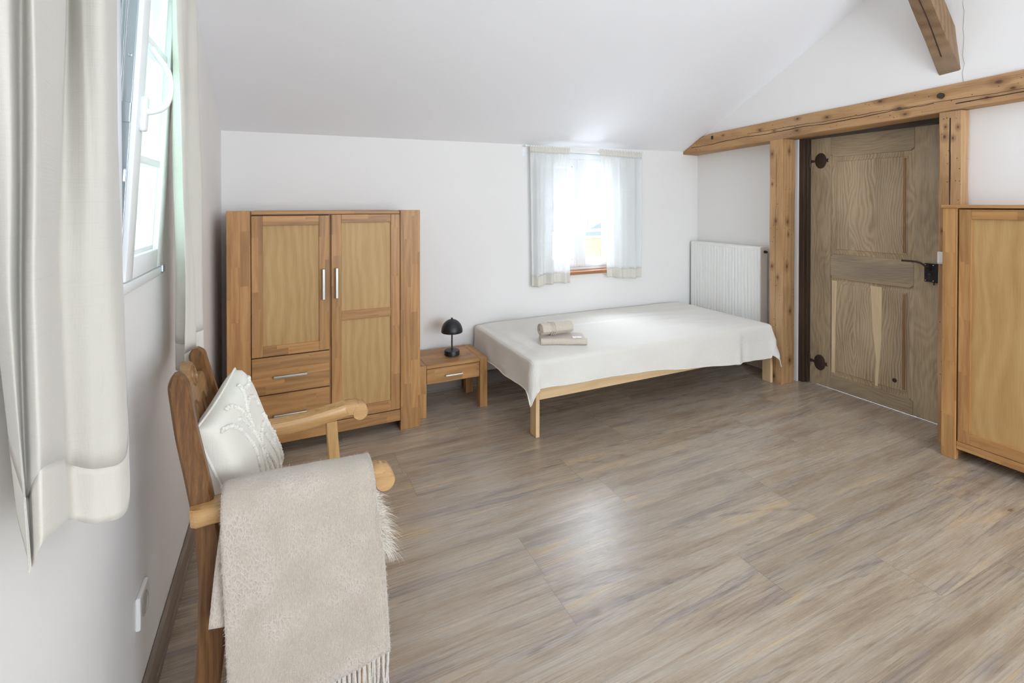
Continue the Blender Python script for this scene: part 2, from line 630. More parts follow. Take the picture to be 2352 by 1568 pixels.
def floor_mat():
    t = NT('laminate_floor')
    x, y, z = t.sep(t.coord())
    PW, PL = 0.228, 1.28
    row = t.math('DIVIDE', t.math('ADD', y, 0.06), PW)
    i = t.math('FLOOR', row)
    off = t.white(t.comb(i, 3.5, 0.5))
    lx = t.math('ADD', t.math('DIVIDE', x, PL), t.math('MULTIPLY', off, 6.0))
    j = t.math('FLOOR', lx)
    wc = t.n('ShaderNodeTexWhiteNoise', noise_dimensions='3D')
    t.put(wc.inputs['Vector'], t.comb(i, j, 2.5))
    tone = wc.outputs['Value']
    r, g, b = t.sep(wc.outputs['Color'])
    px = t.math('ADD', x, t.math('MULTIPLY', r, 9.0))
    py = t.math('ADD', y, t.math('MULTIPLY', g, 9.0))
    # cloudy grey and tan patches drawn out along the board
    cloud = t.noise(t.comb(t.math('MULTIPLY', px, 1.0), t.math('MULTIPLY', py, 11.0), 0.0), 1.3, 4.0, 0.6, 0.25)
    cloud2 = t.noise(t.comb(t.math('MULTIPLY', px, 1.3), t.math('MULTIPLY', py, 14.0), 4.0), 1.2, 4.0, 0.6, 0.15)
    fine = t.noise(t.comb(t.math('MULTIPLY', px, 4.0), t.math('MULTIPLY', py, 320.0), 0.0), 1.0, 5.0, 0.7)
    med = t.noise(t.comb(t.math('MULTIPLY', px, 1.5), t.math('MULTIPLY', py, 80.0), 1.0), 1.0, 4.0, 0.6, 0.3)
    wave = t.n('ShaderNodeTexWave', wave_type='RINGS', rings_direction='Z')
    t.put(wave.inputs['Vector'], t.comb(t.math('MULTIPLY', px, 0.55), t.math('MULTIPLY', py, 5.0), t.math('MULTIPLY', cloud, 1.2)))
    wave.inputs['Scale'].default_value = 3.6
    wave.inputs['Distortion'].default_value = 5.0
    wave.inputs['Detail'].default_value = 3.0
    wave.inputs['Detail Scale'].default_value = 1.6
    base = t.ramp(cloud, [(0.30, lin((146, 127, 108))), (0.44, lin((166, 147, 126))), (0.57, lin((174, 160, 144))), (0.68, lin((188, 163, 130)))])
    base = t.mix(t.maprange(cloud2, 0.52, 0.70, 0.0, 0.75), base, lin((140, 130, 127)))
    base = t.mix(t.maprange(med, 0.28, 0.50, 0.36, 0.0), base, lin((112, 95, 80)))
    base = t.mix(t.maprange(fine, 0.34, 0.5, 0.34, 0.0), base, lin((108, 92, 78)))
    base = t.mix(t.maprange(fine, 0.55, 0.7, 0.0, 0.22), base, lin((205, 192, 174)))
    base = t.mix(t.math('MULTIPLY', t.maprange(wave.outputs['Fac'], 0.0, 0.3, 1.0, 0.0), t.maprange(cloud2, 0.45, 0.62, 0.05, 0.45)), base, lin((110, 92, 76)))
    # knots
    vo = t.n('ShaderNodeTexVoronoi', feature='F1')
    t.put(vo.inputs['Vector'], t.comb(t.math('MULTIPLY', px, 2.3), t.math('MULTIPLY', py, 5.0), 0.0))
    vo.inputs['Scale'].default_value = 1.0
    d = t.math('ADD', vo.outputs['Distance'], t.math('MULTIPLY', t.math('SUBTRACT', med, 0.5), 0.10))
    kr, kg, kb = t.sep(vo.outputs['Color'])
    gate = t.math('GREATER_THAN', kr, 0.62)
    base = t.mix(t.math('MULTIPLY', t.math('MULTIPLY', t.maprange(d, 0.05, 0.24, 0.55, 0.0), gate), t.maprange(fine, 0.35, 0.6, 1.0, 0.4)), base, lin((112, 94, 80)))
    base = t.mix(t.math('MULTIPLY', t.maprange(d, 0.03, 0.055, 0.85, 0.0), gate), base, lin((98, 78, 62)))
    hs = t.n('ShaderNodeHueSaturation')
    t.put(hs.inputs['Color'], base)
    t.put(hs.inputs['Value'], t.math('ADD', t.math('MULTIPLY', tone, 0.20), 0.90))
    hs.inputs['Saturation'].default_value = 0.97
    base = hs.outputs[0]
    fy = t.math('FRACT', row)
    fx = t.math('FRACT', lx)
    ey = t.math('MINIMUM', fy, t.math('SUBTRACT', 1.0, fy))
    ex = t.math('MINIMUM', fx, t.math('SUBTRACT', 1.0, fx))
    sy = t.math('LESS_THAN', ey, 0.0035)
    sx = t.math('LESS_THAN', ex, 0.0008)
    seam = t.math('MAXIMUM', t.math('MULTIPLY', sy, 0.35), sx)
    base = t.mix(t.math('MULTIPLY', seam, 0.65), base, lin((74, 60, 50)))
    h = t.math('SUBTRACT', t.math('ADD', t.math('MULTIPLY', fine, 0.8), t.math('MULTIPLY', med, 0.6)), t.math('MULTIPLY', seam, 1.0))
    nm = t.bump(h, 0.18, 0.002)
    rg = t.math('ADD', t.math('MULTIPLY', fine, 0.14), 0.20)
    return t.done(t.principled(base, rg, 0.0, nm, 0.95))


OAK = ((134, 90, 50), (174, 128, 79), (200, 157, 106))
OAKP = ((160, 121, 72), (186, 149, 96), (202, 169, 118))
RUST = ((132, 92, 56), (182, 141, 97), (206, 170, 126))
OLD = ((112, 94, 74), (168, 148, 120), (196, 176, 148))
M = {}
M['wall'] = wallpaint('white_plaster', (237, 234, 231))
M['ceil'] = wallpaint('white_ceiling_plaster', (242, 241, 243), 0.04)
M['floor'] = floor_mat()
for ax in 'xyz':
    M['oak_' + ax] = wood('oiled_oak_staves_' + ax, ax, OAK, 10, (0.043, 0.30), 0.42, tone=0.17, fibre=0.30)
    M['ven_' + ax] = wood('oak_veneer_' + ax, ax, OAKP, 7, None, 0.5, tone=0.02, fibre=0.34, warp=0.05)
    M['pine_' + ax] = wood('pale_pine_' + ax, ax, ((196, 158, 112), (222, 190, 146), (236, 210, 170)), 7, None, 0.5, knots=0.07, knot_scale=3.0, tone=0.04, fibre=0.22)
    M['old_' + ax] = wood('aged_door_oak_' + ax, ax, OLD, 22, None, 0.62, tone=0.05, fibre=0.55, contrast=0.7, warp=0.05, bump=0.3, grey=0.45, long=0.10)
    M['chair_' + ax] = wood('chair_oak_' + ax, ax, ((70, 44, 24), (112, 76, 44), (142, 100, 60)), 20, None, 0.35, tone=0.05, fibre=0.6)  # same oak as the crest, darkened to paint in the shade on the posts
    M['chairmid_' + ax] = wood('chair_mid_oak_' + ax, ax, ((104, 74, 46), (146, 108, 70), (172, 134, 92)), 20, None, 0.35, tone=0.05, fibre=0.5)
    M['armoak_' + ax] = wood('honey_oak_' + ax, ax, ((166, 122, 72), (192, 150, 98), (208, 170, 120)), 9, None, 0.28, tone=0.03, fibre=0.25, spec=0.6)
M['panel'] = wood('aged_door_panel_oak', 'z', ((108, 88, 66), (176, 154, 124), (204, 184, 153)), 26, (0.17, 9.0), 0.6, tone=0.08, fibre=0.42, contrast=1.2, warp=0.045, bump=0.3, grey=0.25, long=0.12)
M['sap'] = wood('pale_sapwood', 'z', ((192, 164, 122), (222, 200, 162), (234, 214, 180)), 7, None, 0.6, tone=0.02, fibre=0.3)
M['groove'] = plain('worn_orange_moulding', (146, 98, 52), 0.6)
M['dark'] = wood('dark_stained_jamb', 'z', ((44, 30, 22), (66, 48, 36), (86, 66, 52)), 10, None, 0.5, tone=0.03, fibre=0.4)
M['darky'] = wood('dark_stained_lintel', 'y', ((44, 36, 32), (72, 62, 56), (92, 80, 72)), 10, None, 0.5, tone=0.03, fibre=0.4)
M['iron'] = plain('black_iron', (40, 38, 42), 0.45, 0.6, bump=0.3, bscale=120, vary=0.3)
M['rust'] = plain('rusty_iron', (66, 52, 44), 0.6, 0.3, bump=0.3, bscale=120, vary=0.35)
M['nail'] = plain('bright_nail_head', (205, 205, 205), 0.3, 0.8)
M['steel'] = plain('brushed_steel', (196, 192, 184), 0.32, 0.9)
M['white_lac'] = plain('white_lacquer', (240, 241, 242), 0.35)
M['rad'] = plain('white_enamel', (238, 237, 233), 0.38)
M['plastic'] = plain('white_plastic', (236, 234, 230), 0.35)
M['black'] = plain('matt_black_metal', (32, 33, 36), 0.42, 0.0, 0.5)
M['cable'] = plain('black_cable', (26, 26, 28), 0.5)
M['mattress'] = plain('mattress_white', (225, 222, 215), 0.9)
M['sheet'] = fabric('waffle_cotton', (226, 221, 213), 0, 0, 1200, 0.3, waffle=0.009, vary=0.02)
M['hem'] = fabric('cotton_hem', (230, 225, 217), 0, 0, 1200, 0.1, vary=0.02)
M['linen'] = fabric('white_linen', (222, 216, 206), 0.16, 0.05, 900, 0.15, vary=0.02, slub=0.16)
M['linen_hem'] = fabric('white_linen_double', (220, 213, 202), 0.10, 0.0, 900, 0.15, vary=0.02, slub=0.18)
M['sheer'] = fabric('sheer_linen', (240, 241, 240), 0.11, 0.36, 900, 0.1, vary=0.02, slub=0.2)
M['sheer_hem'] = fabric('sheer_linen_double', (230, 225, 216), 0.06, 0.12, 900, 0.1, vary=0.02, slub=0.2)
M['wool'] = wool('brushed_wool', (192, 178, 163))
M['tassel'] = terry('wool_fringe', (216, 207, 196))
M['towel'] = terry('terry_towel', (214, 202, 186))
M['towelband'] = terry('terry_towel_band', (206, 194, 178))
M['cush'] = fabric('cream_canvas', (229, 223, 211), 0, 0, 700, 0.25, vary=0.02, waffle=0.0022)
M['tuft'] = terry('cream_tufting', (240, 235, 224))
M['fur'] = plain('cream_sheepskin', (240, 232, 219), 0.9)
M['label'] = plain('white_label', (238, 236, 234), 0.6)
M['ink'] = plain('dark_print', (90, 90, 120), 0.6)
M['glass'] = glass('window_glass')
M['glass_green'] = glass('greenish_window_glass', (0.86, 0.965, 0.93))
M['gasket'] = plain('grey_gasket', (120, 126, 132), 0.6)
M['zinc'] = plain('zinc_fitting', (176, 182, 186), 0.35, 0.7)
M['skirt'] = wood('grey_oak_skirting', 'y', ((104, 88, 76), (140, 124, 110), (168, 154, 140)), 8, None, 0.5, tone=0.04, fibre=0.4)
M['skirtx'] = wood('grey_oak_skirting_x', 'x', ((84, 74, 68), (116, 104, 96), (140, 128, 118)), 8, None, 0.5, tone=0.04, fibre=0.4)
M['sill'] = wood('brown_sill', 'x', ((120, 74, 44), (160, 108, 72), (184, 134, 96)), 8, None, 0.5, tone=0.02)
M['render_w'] = plain('outside_render', (225, 222, 216), 0.9)
M['roof'] = plain('slate_roof', (62, 68, 78), 0.9)
M['gate'] = plain('outside_gate_wood', (120, 92, 66), 0.9)
M['ground'] = plain('outside_paving', (214, 216, 216), 0.9)
M['crackline'] = plain('hairline_crack', (176, 172, 168), 0.9)

# ------------------------------------------------------------------ the room


def zceil(x, y):
    yy = max(y, -3.3)
    return 1.86 + 0.012 * x - yy * (0.447 + 0.0242 * x)


def struct(o, label=None, cat=None):
    o['kind'] = 'structure'
    if label:
        o['label'] = label
    if cat:
        o['category'] = cat
    return o


YF = -5.8
m = MB()
m.box(-0.4, 4.6, YF - 0.2, 0.4, -0.12, 0.0)
struct(m.build('floor', M['floor']), 'grey-brown wood-look laminate floor of the whole room', 'floor')

m = MB()
b = bmesh.new()
nx, ny = 8, 10
V = {}
ys = [0.03 - 3.33 * j / ny for j in range(ny + 1)] + [YF - 0.2]
for i in range(nx + 1):
    for j, yv in enumerate(ys):
        xv = -0.4 + 5.0 * i / nx
        for k in (0, 1):
            V[i, j, k] = b.verts.new((xv, yv, zceil(xv, yv) + 0.12 * k))
J = len(ys) - 1
for i in range(nx):
    for j in range(J):
        b.faces.new((V[i, j, 0], V[i, j + 1, 0], V[i + 1, j + 1, 0], V[i + 1, j, 0]))
        b.faces.new((V[i, j, 1], V[i + 1, j, 1], V[i + 1, j + 1, 1], V[i, j + 1, 1]))
for i in range(nx):
    b.faces.new((V[i, 0, 0], V[i + 1, 0, 0], V[i + 1, 0, 1], V[i, 0, 1]))
    b.faces.new((V[i, J, 0], V[i, J, 1], V[i + 1, J, 1], V[i + 1, J, 0]))
for j in range(J):
    b.faces.new((V[0, j, 0], V[0, j, 1], V[0, j + 1, 1], V[0, j + 1, 0]))
    b.faces.new((V[nx, j, 0], V[nx, j + 1, 0], V[nx, j + 1, 1], V[nx, j, 1]))
m._merge(b)
struct(m.build('ceiling', M['ceil'], smooth=20), 'white sloping ceiling rising from the back wall', 'ceiling')

# back wall with its window hole (x 2.33..3.08, z 0.80..1.86)
BX0, BX1, BZ0, BZ1 = 2.325, 3.085, 0.80, 1.845
m = MB()
T = 0.24
m.box(-0.4, BX0, 0, T, 0, 2.0)
m.box(BX1, 4.6, 0, T, 0, 2.0)
m.box(BX0, BX1, 0, T, 0, BZ0)
m.box(BX0, BX1, 0, T, BZ1, 2.0)
struct(m.build('wall_back', M['wall']), 'white plastered back wall behind wardrobe and bed', 'wall')

# left wall with window hole (y -2.4..-1.6)
LY0, LY1, LZ0, LZ1 = -2.42, -1.58, 1.19, 2.22
m = MB()
m.box(-0.3, 0, LY1, 0.4, 0, 3.6)
m.box(-0.3, 0, YF - 0.2, LY0, 0, 3.6)
m.box(-0.3, 0, LY0, LY1, 0, LZ0)
m.box(-0.3, 0, LY0, LY1, LZ1, 3.6)
struct(m.build('wall_left', M['wall']), 'white plastered left wall with the tilted window', 'wall')

# right wall: upper gable flush with the beam, lower recesses behind the timbers
m = MB()
m.box(3.87, 4.5, YF - 0.2, 0.4, 2.02, 3.7)
m.box(4.034, 4.5, -1.005, 0.4, 0, 2.02)
m.box(3.935, 4.5, YF - 0.2, -1.985, 0, 2.02)
m.box(4.12, 4.5, -1.985, -1.005, 1.945, 2.02)
struct(m.build('wall_right', M['wall']), 'white right wall with gable above the timber beam', 'wall')

# front wall, behind the camera, its window opening added to light the room
FX0, FX1, FZ0, FZ1 = 0.7, 3.5, 0.70, 2.30
m = MB()
m.box(-0.4, FX0, YF - 0.2, YF, 0, 3.7)
m.box(FX1, 4.6, YF - 0.2, YF, 0, 3.7)
m.box(FX0, FX1, YF - 0.2, YF, 0, FZ0)
m.box(FX0, FX1, YF - 0.2, YF, FZ1, 3.7)
struct(m.build('wall_front', M['wall']))
fr = MB()
for xx in (FX0, (FX0 + FX1) / 2 - 0.03, FX1 - 0.06):
    fr.box(xx, xx + 0.06, YF - 0.14, YF - 0.07, FZ0, FZ1, 0.005)
fr.box(FX0, FX1, YF - 0.14, YF - 0.07, FZ0, FZ0 + 0.06, 0.005)
fr.box(FX0, FX1, YF - 0.14, YF - 0.07, FZ1 - 0.06, FZ1, 0.005)
struct(fr.build('window_3', M['white_lac']), 'white framed window added behind the viewer to light the room', 'window')

# hairline crack in the gable
m = MB()
pts = []
for k in range(12):
    zz = 2.10 + 0.55 * k / 11
    pts.append((3.8695, -2.075 + 0.004 * math.sin(k * 2.3) + 0.002 * (k % 2), zz))
m.tube(pts, 0.0012, 5)
struct(m.build('trim_1', M['crackline']), 'fine crack line running up the white gable', 'crack')

# skirting
m = MB()
m.box(0.001, 0.016, YF, -0.02, 0.0, 0.102, 0.004)
m.box(0.012, 0.019, YF, -0.02, 0.0, 0.03, 0.003)
struct(m.build('baseboard_left', M['skirt']), 'grey wood skirting along the left wall', 'skirting')
m = MB()
m.box(0.02, 4.03, -0.016, -0.001, 0.0, 0.10, 0.004)
m.box(0.02, 4.03, -0.022, -0.014, 0.0, 0.015, 0.003)
struct(m.build('baseboard_back', M['skirtx']), 'dark grey skirting along the back wall', 'skirting')

# ------------------------------------------------------------------ timbers
M['beam'] = wood('old_pine_beam', 'y', RUST, 8, None, 0.62, tone=0.02, fibre=0.45, bump=0.4, grey=0.22, holes=0.13, spots=[(-0.005, -0.815, 0.126, 0.011), (-0.005, -0.939, 0.102, 0.009), (-0.005, -1.125, 0.166, 0.01), (-0.005, -1.12, 0.08, 0.013), (-0.005, -1.338, 0.142, 0.012), (-0.005, -1.67, 0.189, 0.013), (-0.005, -1.774, 0.126, 0.013), (-0.005, -1.806, 0.083, 0.01), (-0.005, -2.232, 0.184, 0.016), (-0.005, -2.287, 0.139, 0.012), (-0.005, -2.184, 0.109, 0.01), (-0.005, -0.46, 0.13, 0.008)],
                 crack=[('z', 0.055, -0.035, 0.045, 0.0024, -1.95, -0.1), ('z', 0.105, -0.01, 0.03, 0.0016, -3.2, -0.7), ('z', 0.03, -0.035, 0.02, 0.003, -3.2, -2.05)])
M['post'] = wood('old_pine_post', 'z', RUST, 8, None, 0.62, tone=0.02, fibre=0.45, bump=0.4, grey=0.22, holes=0.16, spots=[(-0.076, 0.035, 1.797, 0.013), (-0.076, 0.001, 1.269, 0.011), (-0.076, 0.03, 0.911, 0.012), (-0.076, -0.017, 0.829, 0.009), (-0.076, 0.03, 1.56, 0.008), (-0.076, 0.01, 0.047, 0.012), (0.0, -0.055, 1.815, 0.014), (-0.014, -0.055, 1.264, 0.014), (-0.004, -0.055, 1.164, 0.01), (-0.02, -0.055, 0.918, 0.016), (0.019, -0.055, 0.565, 0.014), (0.018, -0.055, 0.179, 0.015)],
                 crack=[('y', 0.0, 0.0, 0.03, 0.0010, 0.05, 1.8)])
M['post2'] = wood('old_pine_door_post', 'z', RUST, 8, None, 0.62, tone=0.02, fibre=0.45, bump=0.4, grey=0.22, holes=0.14, spots=[(-0.039, 0.026, 1.794, 0.012), (-0.039, -0.012, 1.782, 0.008), (-0.039, 0.022, 1.851, 0.007), (-0.039, 0.033, 1.245, 0.008), (-0.039, -0.035, 1.842, 0.008)],
                  crack=[('y', 0.002, 0.0, 0.012, 0.0030, 0.3, 1.9)])
M['brace'] = wood('grey_brown_brace', 'z', ((92, 68, 46), (138, 110, 80), (162, 134, 102)), 8, None, 0.65, knots=0.08, knot_scale=3, tone=0.02, fibre=0.4, bump=0.3, grey=0.4,
                  crack=None)


def rough_timber(secs_fn, n, amp, seed):
    """loft of slightly uneven hewn rectangular sections"""
    out = []
    for i in range(n + 1):
        s = secs_fn(i / n)
        q = []
        for k, p in enumerate(s):
            p = Vector(p)
            d = noise.noise_vector(p * 3.0 + Vector((seed, k * 3.1, 0))) * amp
            q.append(p + d)
        out.append(q)
    return out


def chamf(c, u, v, hw, hh, ch):
    """8-point chamfered rectangle section around c"""
    P = []
    for (a, b_) in ((-hw + ch, -hh), (hw - ch, -hh), (hw, -hh + ch), (hw, hh - ch), (hw - ch, hh), (-hw + ch, hh), (-hw, hh - ch), (-hw, -hh + ch)):
        P.append(Vector(c) + Vector(u) * a + Vector(v) * b_)
    return P


bt = thing('timber_beam', 'long horizontal old pine beam with cracks and a peg, above the door', 'beam', (3.85, 0, 1.875))


def beam_sec(t):
    y = 0.0 - 0.20 * min(t * 6, 1) - 4.6 * max(0, t - 1 / 6) / (5 / 6)
    zb = 1.878 - 0.031 * y
    zt = min(2.036 - 0.031 * (y + 0.2), zceil(3.93, y) + 0.0)
    zt = max(zt, zb + 0.012)
    cz, hh = (zb + zt) / 2, (zt - zb) / 2
    return chamf((3.94, y, cz), (1, 0, 0), (0, 0, 1), 0.095, hh, min(0.006, hh * 0.4))


m = MB()
m.loft(rough_timber(beam_sec, 48, 0.004, 1.0))
m.build('timber', M['beam'], bt, smooth=40)
m = MB()
m.lathe((3.842, -1.985, 2.035), [(0.0165, -0.012), (0.0165, 0.006), (0.013, 0.010), (0.006, 0.012)], 12, 'x')
pg = m.build('peg', M['rust'], bt, smooth=40)
for v in pg.data.vertices:
    v.co.x += 0.0
pg['label'] = 'dark round peg in the beam face'
m = MB()
m.box(3.838, 3.848, -0.355, -0.335, 1.985, 2.015, 0.003)
k_ = m.build('peg', M['rust'], bt)
k_['label'] = 'dark square peg near the beam end'
# sliver of timber split off below the beam end
m = MB()
m.box(3.86, 3.90, -0.60, -0.24, 1.876, 1.889, 0.002, Matrix.Translation((0, 0, 0.012)))
m.build('splinter', M['beam'], bt)


def post_thing(name, label, x0, x1, y0, y1, ztop, mat, seed, ground=0.0):
    p = thing(name, label, 'post', ((x0 + x1) / 2, (y0 + y1) / 2, ground))

    def sec(t):
        z = ground + (ztop - ground) * t
        return chamf(((x0 + x1) / 2, (y0 + y1) / 2, z), (1, 0, 0), (0, 1, 0), (x1 - x0) / 2, abs(y1 - y0) / 2, 0.006)
    mm = MB()
    mm.loft(rough_timber(sec, 44, 0.004, seed))
    mm.build('timber', mat, p, smooth=40)
    return p


post_thing('timber_post', 'old pine post standing between the radiator and the door', 3.852, 4.003, -1.006, -0.896, 1.907, M['post'], 5)
post_thing('timber_post', 'old pine post right of the door, half hidden by the cabinet', 3.852, 3.93, -2.078, -1.972, 1.937, M['post2'], 9)

# brace coming out of the gable, running up towards the roof
br = thing('roof_brace', 'short slanting timber brace rising from the gable above the beam', 'beam', (3.86, -1.98, 2.23))
dv = Vector((-0.43, 0.12, 0.895)).normalized()
uu = dv.cross(Vector((0, 1, 0))).normalized()
vv = dv.cross(uu).normalized()


def brace_sec(t):
    c = Vector((3.93, -2.012, 2.178)) + dv * (0.0 + 1.35 * t)
    return chamf(c, uu, vv, 0.060, 0.052, 0.006)


m = MB()
m.loft(rough_timber(brace_sec, 24, 0.004, 14))
m.build('timber', M['brace'], br, smooth=40)
m = MB()
cr0 = [Vector((3.93, -2.012, 2.178)) + dv * q - uu * 0.0 + vv * w_ - uu * 0.0605 for q, w_ in ((0.12, -0.005), (0.35, 0.0), (0.6, -0.006), (0.9, 0.004), (1.3, 0.0))]
cr1 = [Vector((3.93, -2.012, 2.178)) + dv * q + uu * 0.0605 + vv * w_ for q, w_ in ((0.12, -0.005), (0.35, 0.0), (0.6, -0.006), (0.9, 0.004), (1.3, 0.0))]
for cr in (cr0, cr1):
    m.tube(catmull(cr, 6), 0.003, 6)
m.build('split', plain('dark_split', (60, 40, 26), 0.8), br)

# ------------------------------------------------------------------ door
XD = 4.108
dr = thing('door_1', 'old oak panelled door with iron lock, set under the beam', 'door', (XD, -1.46, 0.0), kind='structure')
DY0, DY1 = -1.885, -1.060      # right, left edge
m = MB()
m.box(XD, XD + 0.038, -1.212, DY1, 0.006, 1.94, 0.003)
m.build('stile', M['old_z'], dr)
m = MB()
m.box(XD, XD + 0.038, DY0, -1.738, 0.006, 1.94, 0.003)
m.build('stile', M['old_z'], dr)


def rail(z0, z1, ch_top, ch_bot):
    mm = MB()
    a, b_ = -1.738, -1.212
    c = 0.022
    o = [(b_, z0 + (c if ch_bot else 0)), (b_, z1 - (c if ch_top else 0))]
    if ch_top:
        o.append((b_ - c, z1))
        o.append((a + c, z1))
    else:
        o[-1] = (b_, z1)
    o.append((a, z1 - (c if ch_top else 0)))
    o.append((a, z0 + (c if ch_bot else 0)))
    if ch_bot:
        o += [(a + c, z0), (b_ - c, z0)]
    mm.prism(o, 'x', XD - 0.001, XD + 0.036, 0.003)
    mm.build('rail', M['old_y'], dr)


rail(1.757, 1.94, False, True)
rail(0.845, 1.027, True, True)
rail(0.006, 0.110, True, False)


def door_panel(z0, z1, sap):
    mm = MB()
    mm.box(XD + 0.012, XD + 0.030, -1.75, -1.20, z0 - 0.01, z1 + 0.01)
    # raised field
    y0, y1 = -1.735, -1.217
    def fld(a, b_):
        i = 0.035
        secs = [[(XD + 0.013, y0 + 0.01, z0 + 0.01), (XD + 0.013, y1 - 0.01, z0 + 0.01), (XD + 0.013, y1 - 0.01, z1 - 0.01), (XD + 0.013, y0 + 0.01, z1 - 0.01)],
                [(XD + 0.008, y0 + i, z0 + i), (XD + 0.008, y1 - i, z0 + i), (XD + 0.008, y1 - i, z1 - i), (XD + 0.008, y0 + i, z1 - i)],
                [(XD + 0.004, y0 + i + .004, z0 + i + .004), (XD + 0.004, y1 - i - .004, z0 + i + .004), (XD + 0.004, y1 - i - .004, z1 - i - .004), (XD + 0.004, y0 + i + .004, z1 - i - .004)]]
        mm.loft(secs)
    fld(0, 0)
    pn = mm.build('panel', M['panel'], dr)
    g = MB()
    i = 0.047
    g.box(XD + 0.0015, XD + 0.006, y0 + i - 0.003, y0 + i + 0.004, z0 + i, z1 - i, 0.001)
    g.box(XD + 0.0015, XD + 0.006, y0 + i + 0.008, y0 + i + 0.012, z0 + i, z1 - i, 0.001)
    g.build('moulding', M['groove'], pn)
    if sap:
        s_ = MB()
        s_.prism([(-1.553, z1 - 0.02), (-1.483, z1 - 0.02), (-1.497, 0.55), (-1.522, 0.30), (-1.515, z0 + 0.02), (-1.532, z0 + 0.02), (-1.552, 0.45)][::-1], 'x', XD + 0.0030, XD + 0.006)
        s_.prism([(-1.258, z1 - 0.02), (-1.222, z1 - 0.02), (-1.222, z0 + 0.02), (-1.247, z0 + 0.02), (-1.250, 0.5)][::-1], 'x', XD + 0.0030, XD + 0.0115)
        q = s_.build('sapwood_band', M['sap'], pn)
        q['label'] = 'pale band of sapwood'
    return pn


door_panel(1.027, 1.757, False)
lp = door_panel(0.110, 0.845, True)
m = MB()
m.lathe((XD + 0.0035, -1.632, 0.205), [(0.014, 0.0), (0.014, -0.001), (0.010, -0.002), (0.003, -0.002)], 14, 'x')
m.build('knot', M['rust'], lp, smooth=60)
# rim lock, lever and hinges
lk = MB()
lk.box(XD - 0.022, XD, -1.874, -1.803, 0.905, 1.022, 0.003)
lk.box(XD - 0.026, XD - 0.018, -1.880, -1.862, 0.903, 1.024, 0.002)
lko = lk.build('lock', M['iron'], dr)
nl = MB()
for yy, zz in ((-1.810, 1.013), (-1.851, 1.013), (-1.810, 0.914), (-1.851, 0.914)):
    nl.lathe((XD - 0.022, yy, zz), [(0.0032, 0.0), (0.0032, -0.0015), (0.0015, -0.0028)], 10, 'x')
nl.build('nail', M['nail'], lko, smooth=40)
kh = MB()
kh.lathe((XD - 0.022, -1.832, 0.99), [(0.011, 0.0), (0.011, -0.012), (0.008, -0.016)], 14, 'x')
kh.lathe((XD - 0.022, -1.832, 0.955), [(0.008, 0.0), (0.008, -0.004), (0.004, -0.005)], 14, 'x')
kh.box(XD - 0.0245, XD - 0.021, -1.834, -1.827, 0.925, 0.945, 0.001)
kh.box(XD - 0.012, XD - 0.006, -1.852, -1.846, 0.885, 0.907, 0.002)
kh.build('escutcheon', M['rust'], lko, smooth=40)
lv = MB()
pts = catmull([(XD - 0.024, -1.832, 0.99), (XD - 0.052, -1.830, 0.995), (XD - 0.062, -1.820, 1.012), (XD - 0.064, -1.800, 1.026), (XD - 0.064, -1.770, 1.031), (XD - 0.064, -1.700, 1.031)], 6)
lv.tube(pts, [0.0065] * len(pts), 10)
lv.build('door_handle', M['rust'], dr, smooth=50)
for zz in (1.735, 0.178):
    h = MB()
    hq = MB()
    hq.lathe((0, 0, 0), [(0.042, 0.0), (0.042, -0.004), (0.038, -0.006), (0.01, -0.007)], 24, 'x')
    hq.bm.transform(Matrix.Translation((XD, -1.138, zz)) @ Matrix.Diagonal((1, 1, 1.42, 1)))
    h._merge(hq.bm)
    h.prism([(-1.066, zz - 0.012), (-1.066, zz + 0.012), (-1.102, zz + 0.006), (-1.102, zz - 0.006)], 'x', XD - 0.006, XD)
    h.prism([(-1.168, zz - 0.007), (-1.168, zz + 0.007), (-1.195, zz + 0.014), (-1.190, zz), (-1.195, zz - 0.014)][::-1], 'x', XD - 0.006, XD)
    h.tube([(XD - 0.010, -1.060, zz - 0.045), (XD - 0.010, -1.060, zz + 0.045)], 0.0085, 12)
    h.tube([(XD - 0.010, -1.060, zz + 0.045), (XD - 0.010, -1.060, zz + 0.054)], 0.006, 12)
    h.tube([(XD - 0.010, -1.060, zz - 0.054), (XD - 0.010, -1.060, zz - 0.045)], 0.006, 12)
    ho = h.build('hinge', M['rust'], dr, smooth=40)

# dark jambs and lintel
m = MB()
m.box(4.050, 4.20, -1.045, -1.004, 0.0, 1.945, 0.004)
m.box(4.078, 4.20, -1.057, -1.040, 0.0, 1.945, 0.004)
struct(m.build('trim_2', M['dark']), 'dark stained left door jamb beside the pine post', 'door frame')
m = MB()
m.box(4.036, 4.20, -1.985, -1.004, 1.915, 2.01, 0.004)
m.box(4.050, 4.106, -1.985, -1.004, 1.907, 1.920, 0.003)
struct(m.build('trim_3', M['darky']), 'dark stained door head under the beam', 'door frame')
m = MB()
m.box(4.085, 4.20, -1.985, -1.888, 0.0, 1.93, 0.003)
struct(m.build('trim_4', M['dark']), 'dark stained right door jamb behind the post', 'door frame')

# light switch on the right post
ls = thing('light_switch', 'small white light switch on the pine post beside the cabinet', 'switch', (3.846, -1.995, 1.085))
m = MB()
m.box(3.840, 3.852, -2.032, -1.972, 1.050, 1.122, 0.004)
m.build('plate', M['plastic'], ls)
m = MB()
m.box(3.836, 3.846, -2.026, -1.979, 1.058, 1.114, 0.003)
m.build('rocker', M['plastic'], ls)

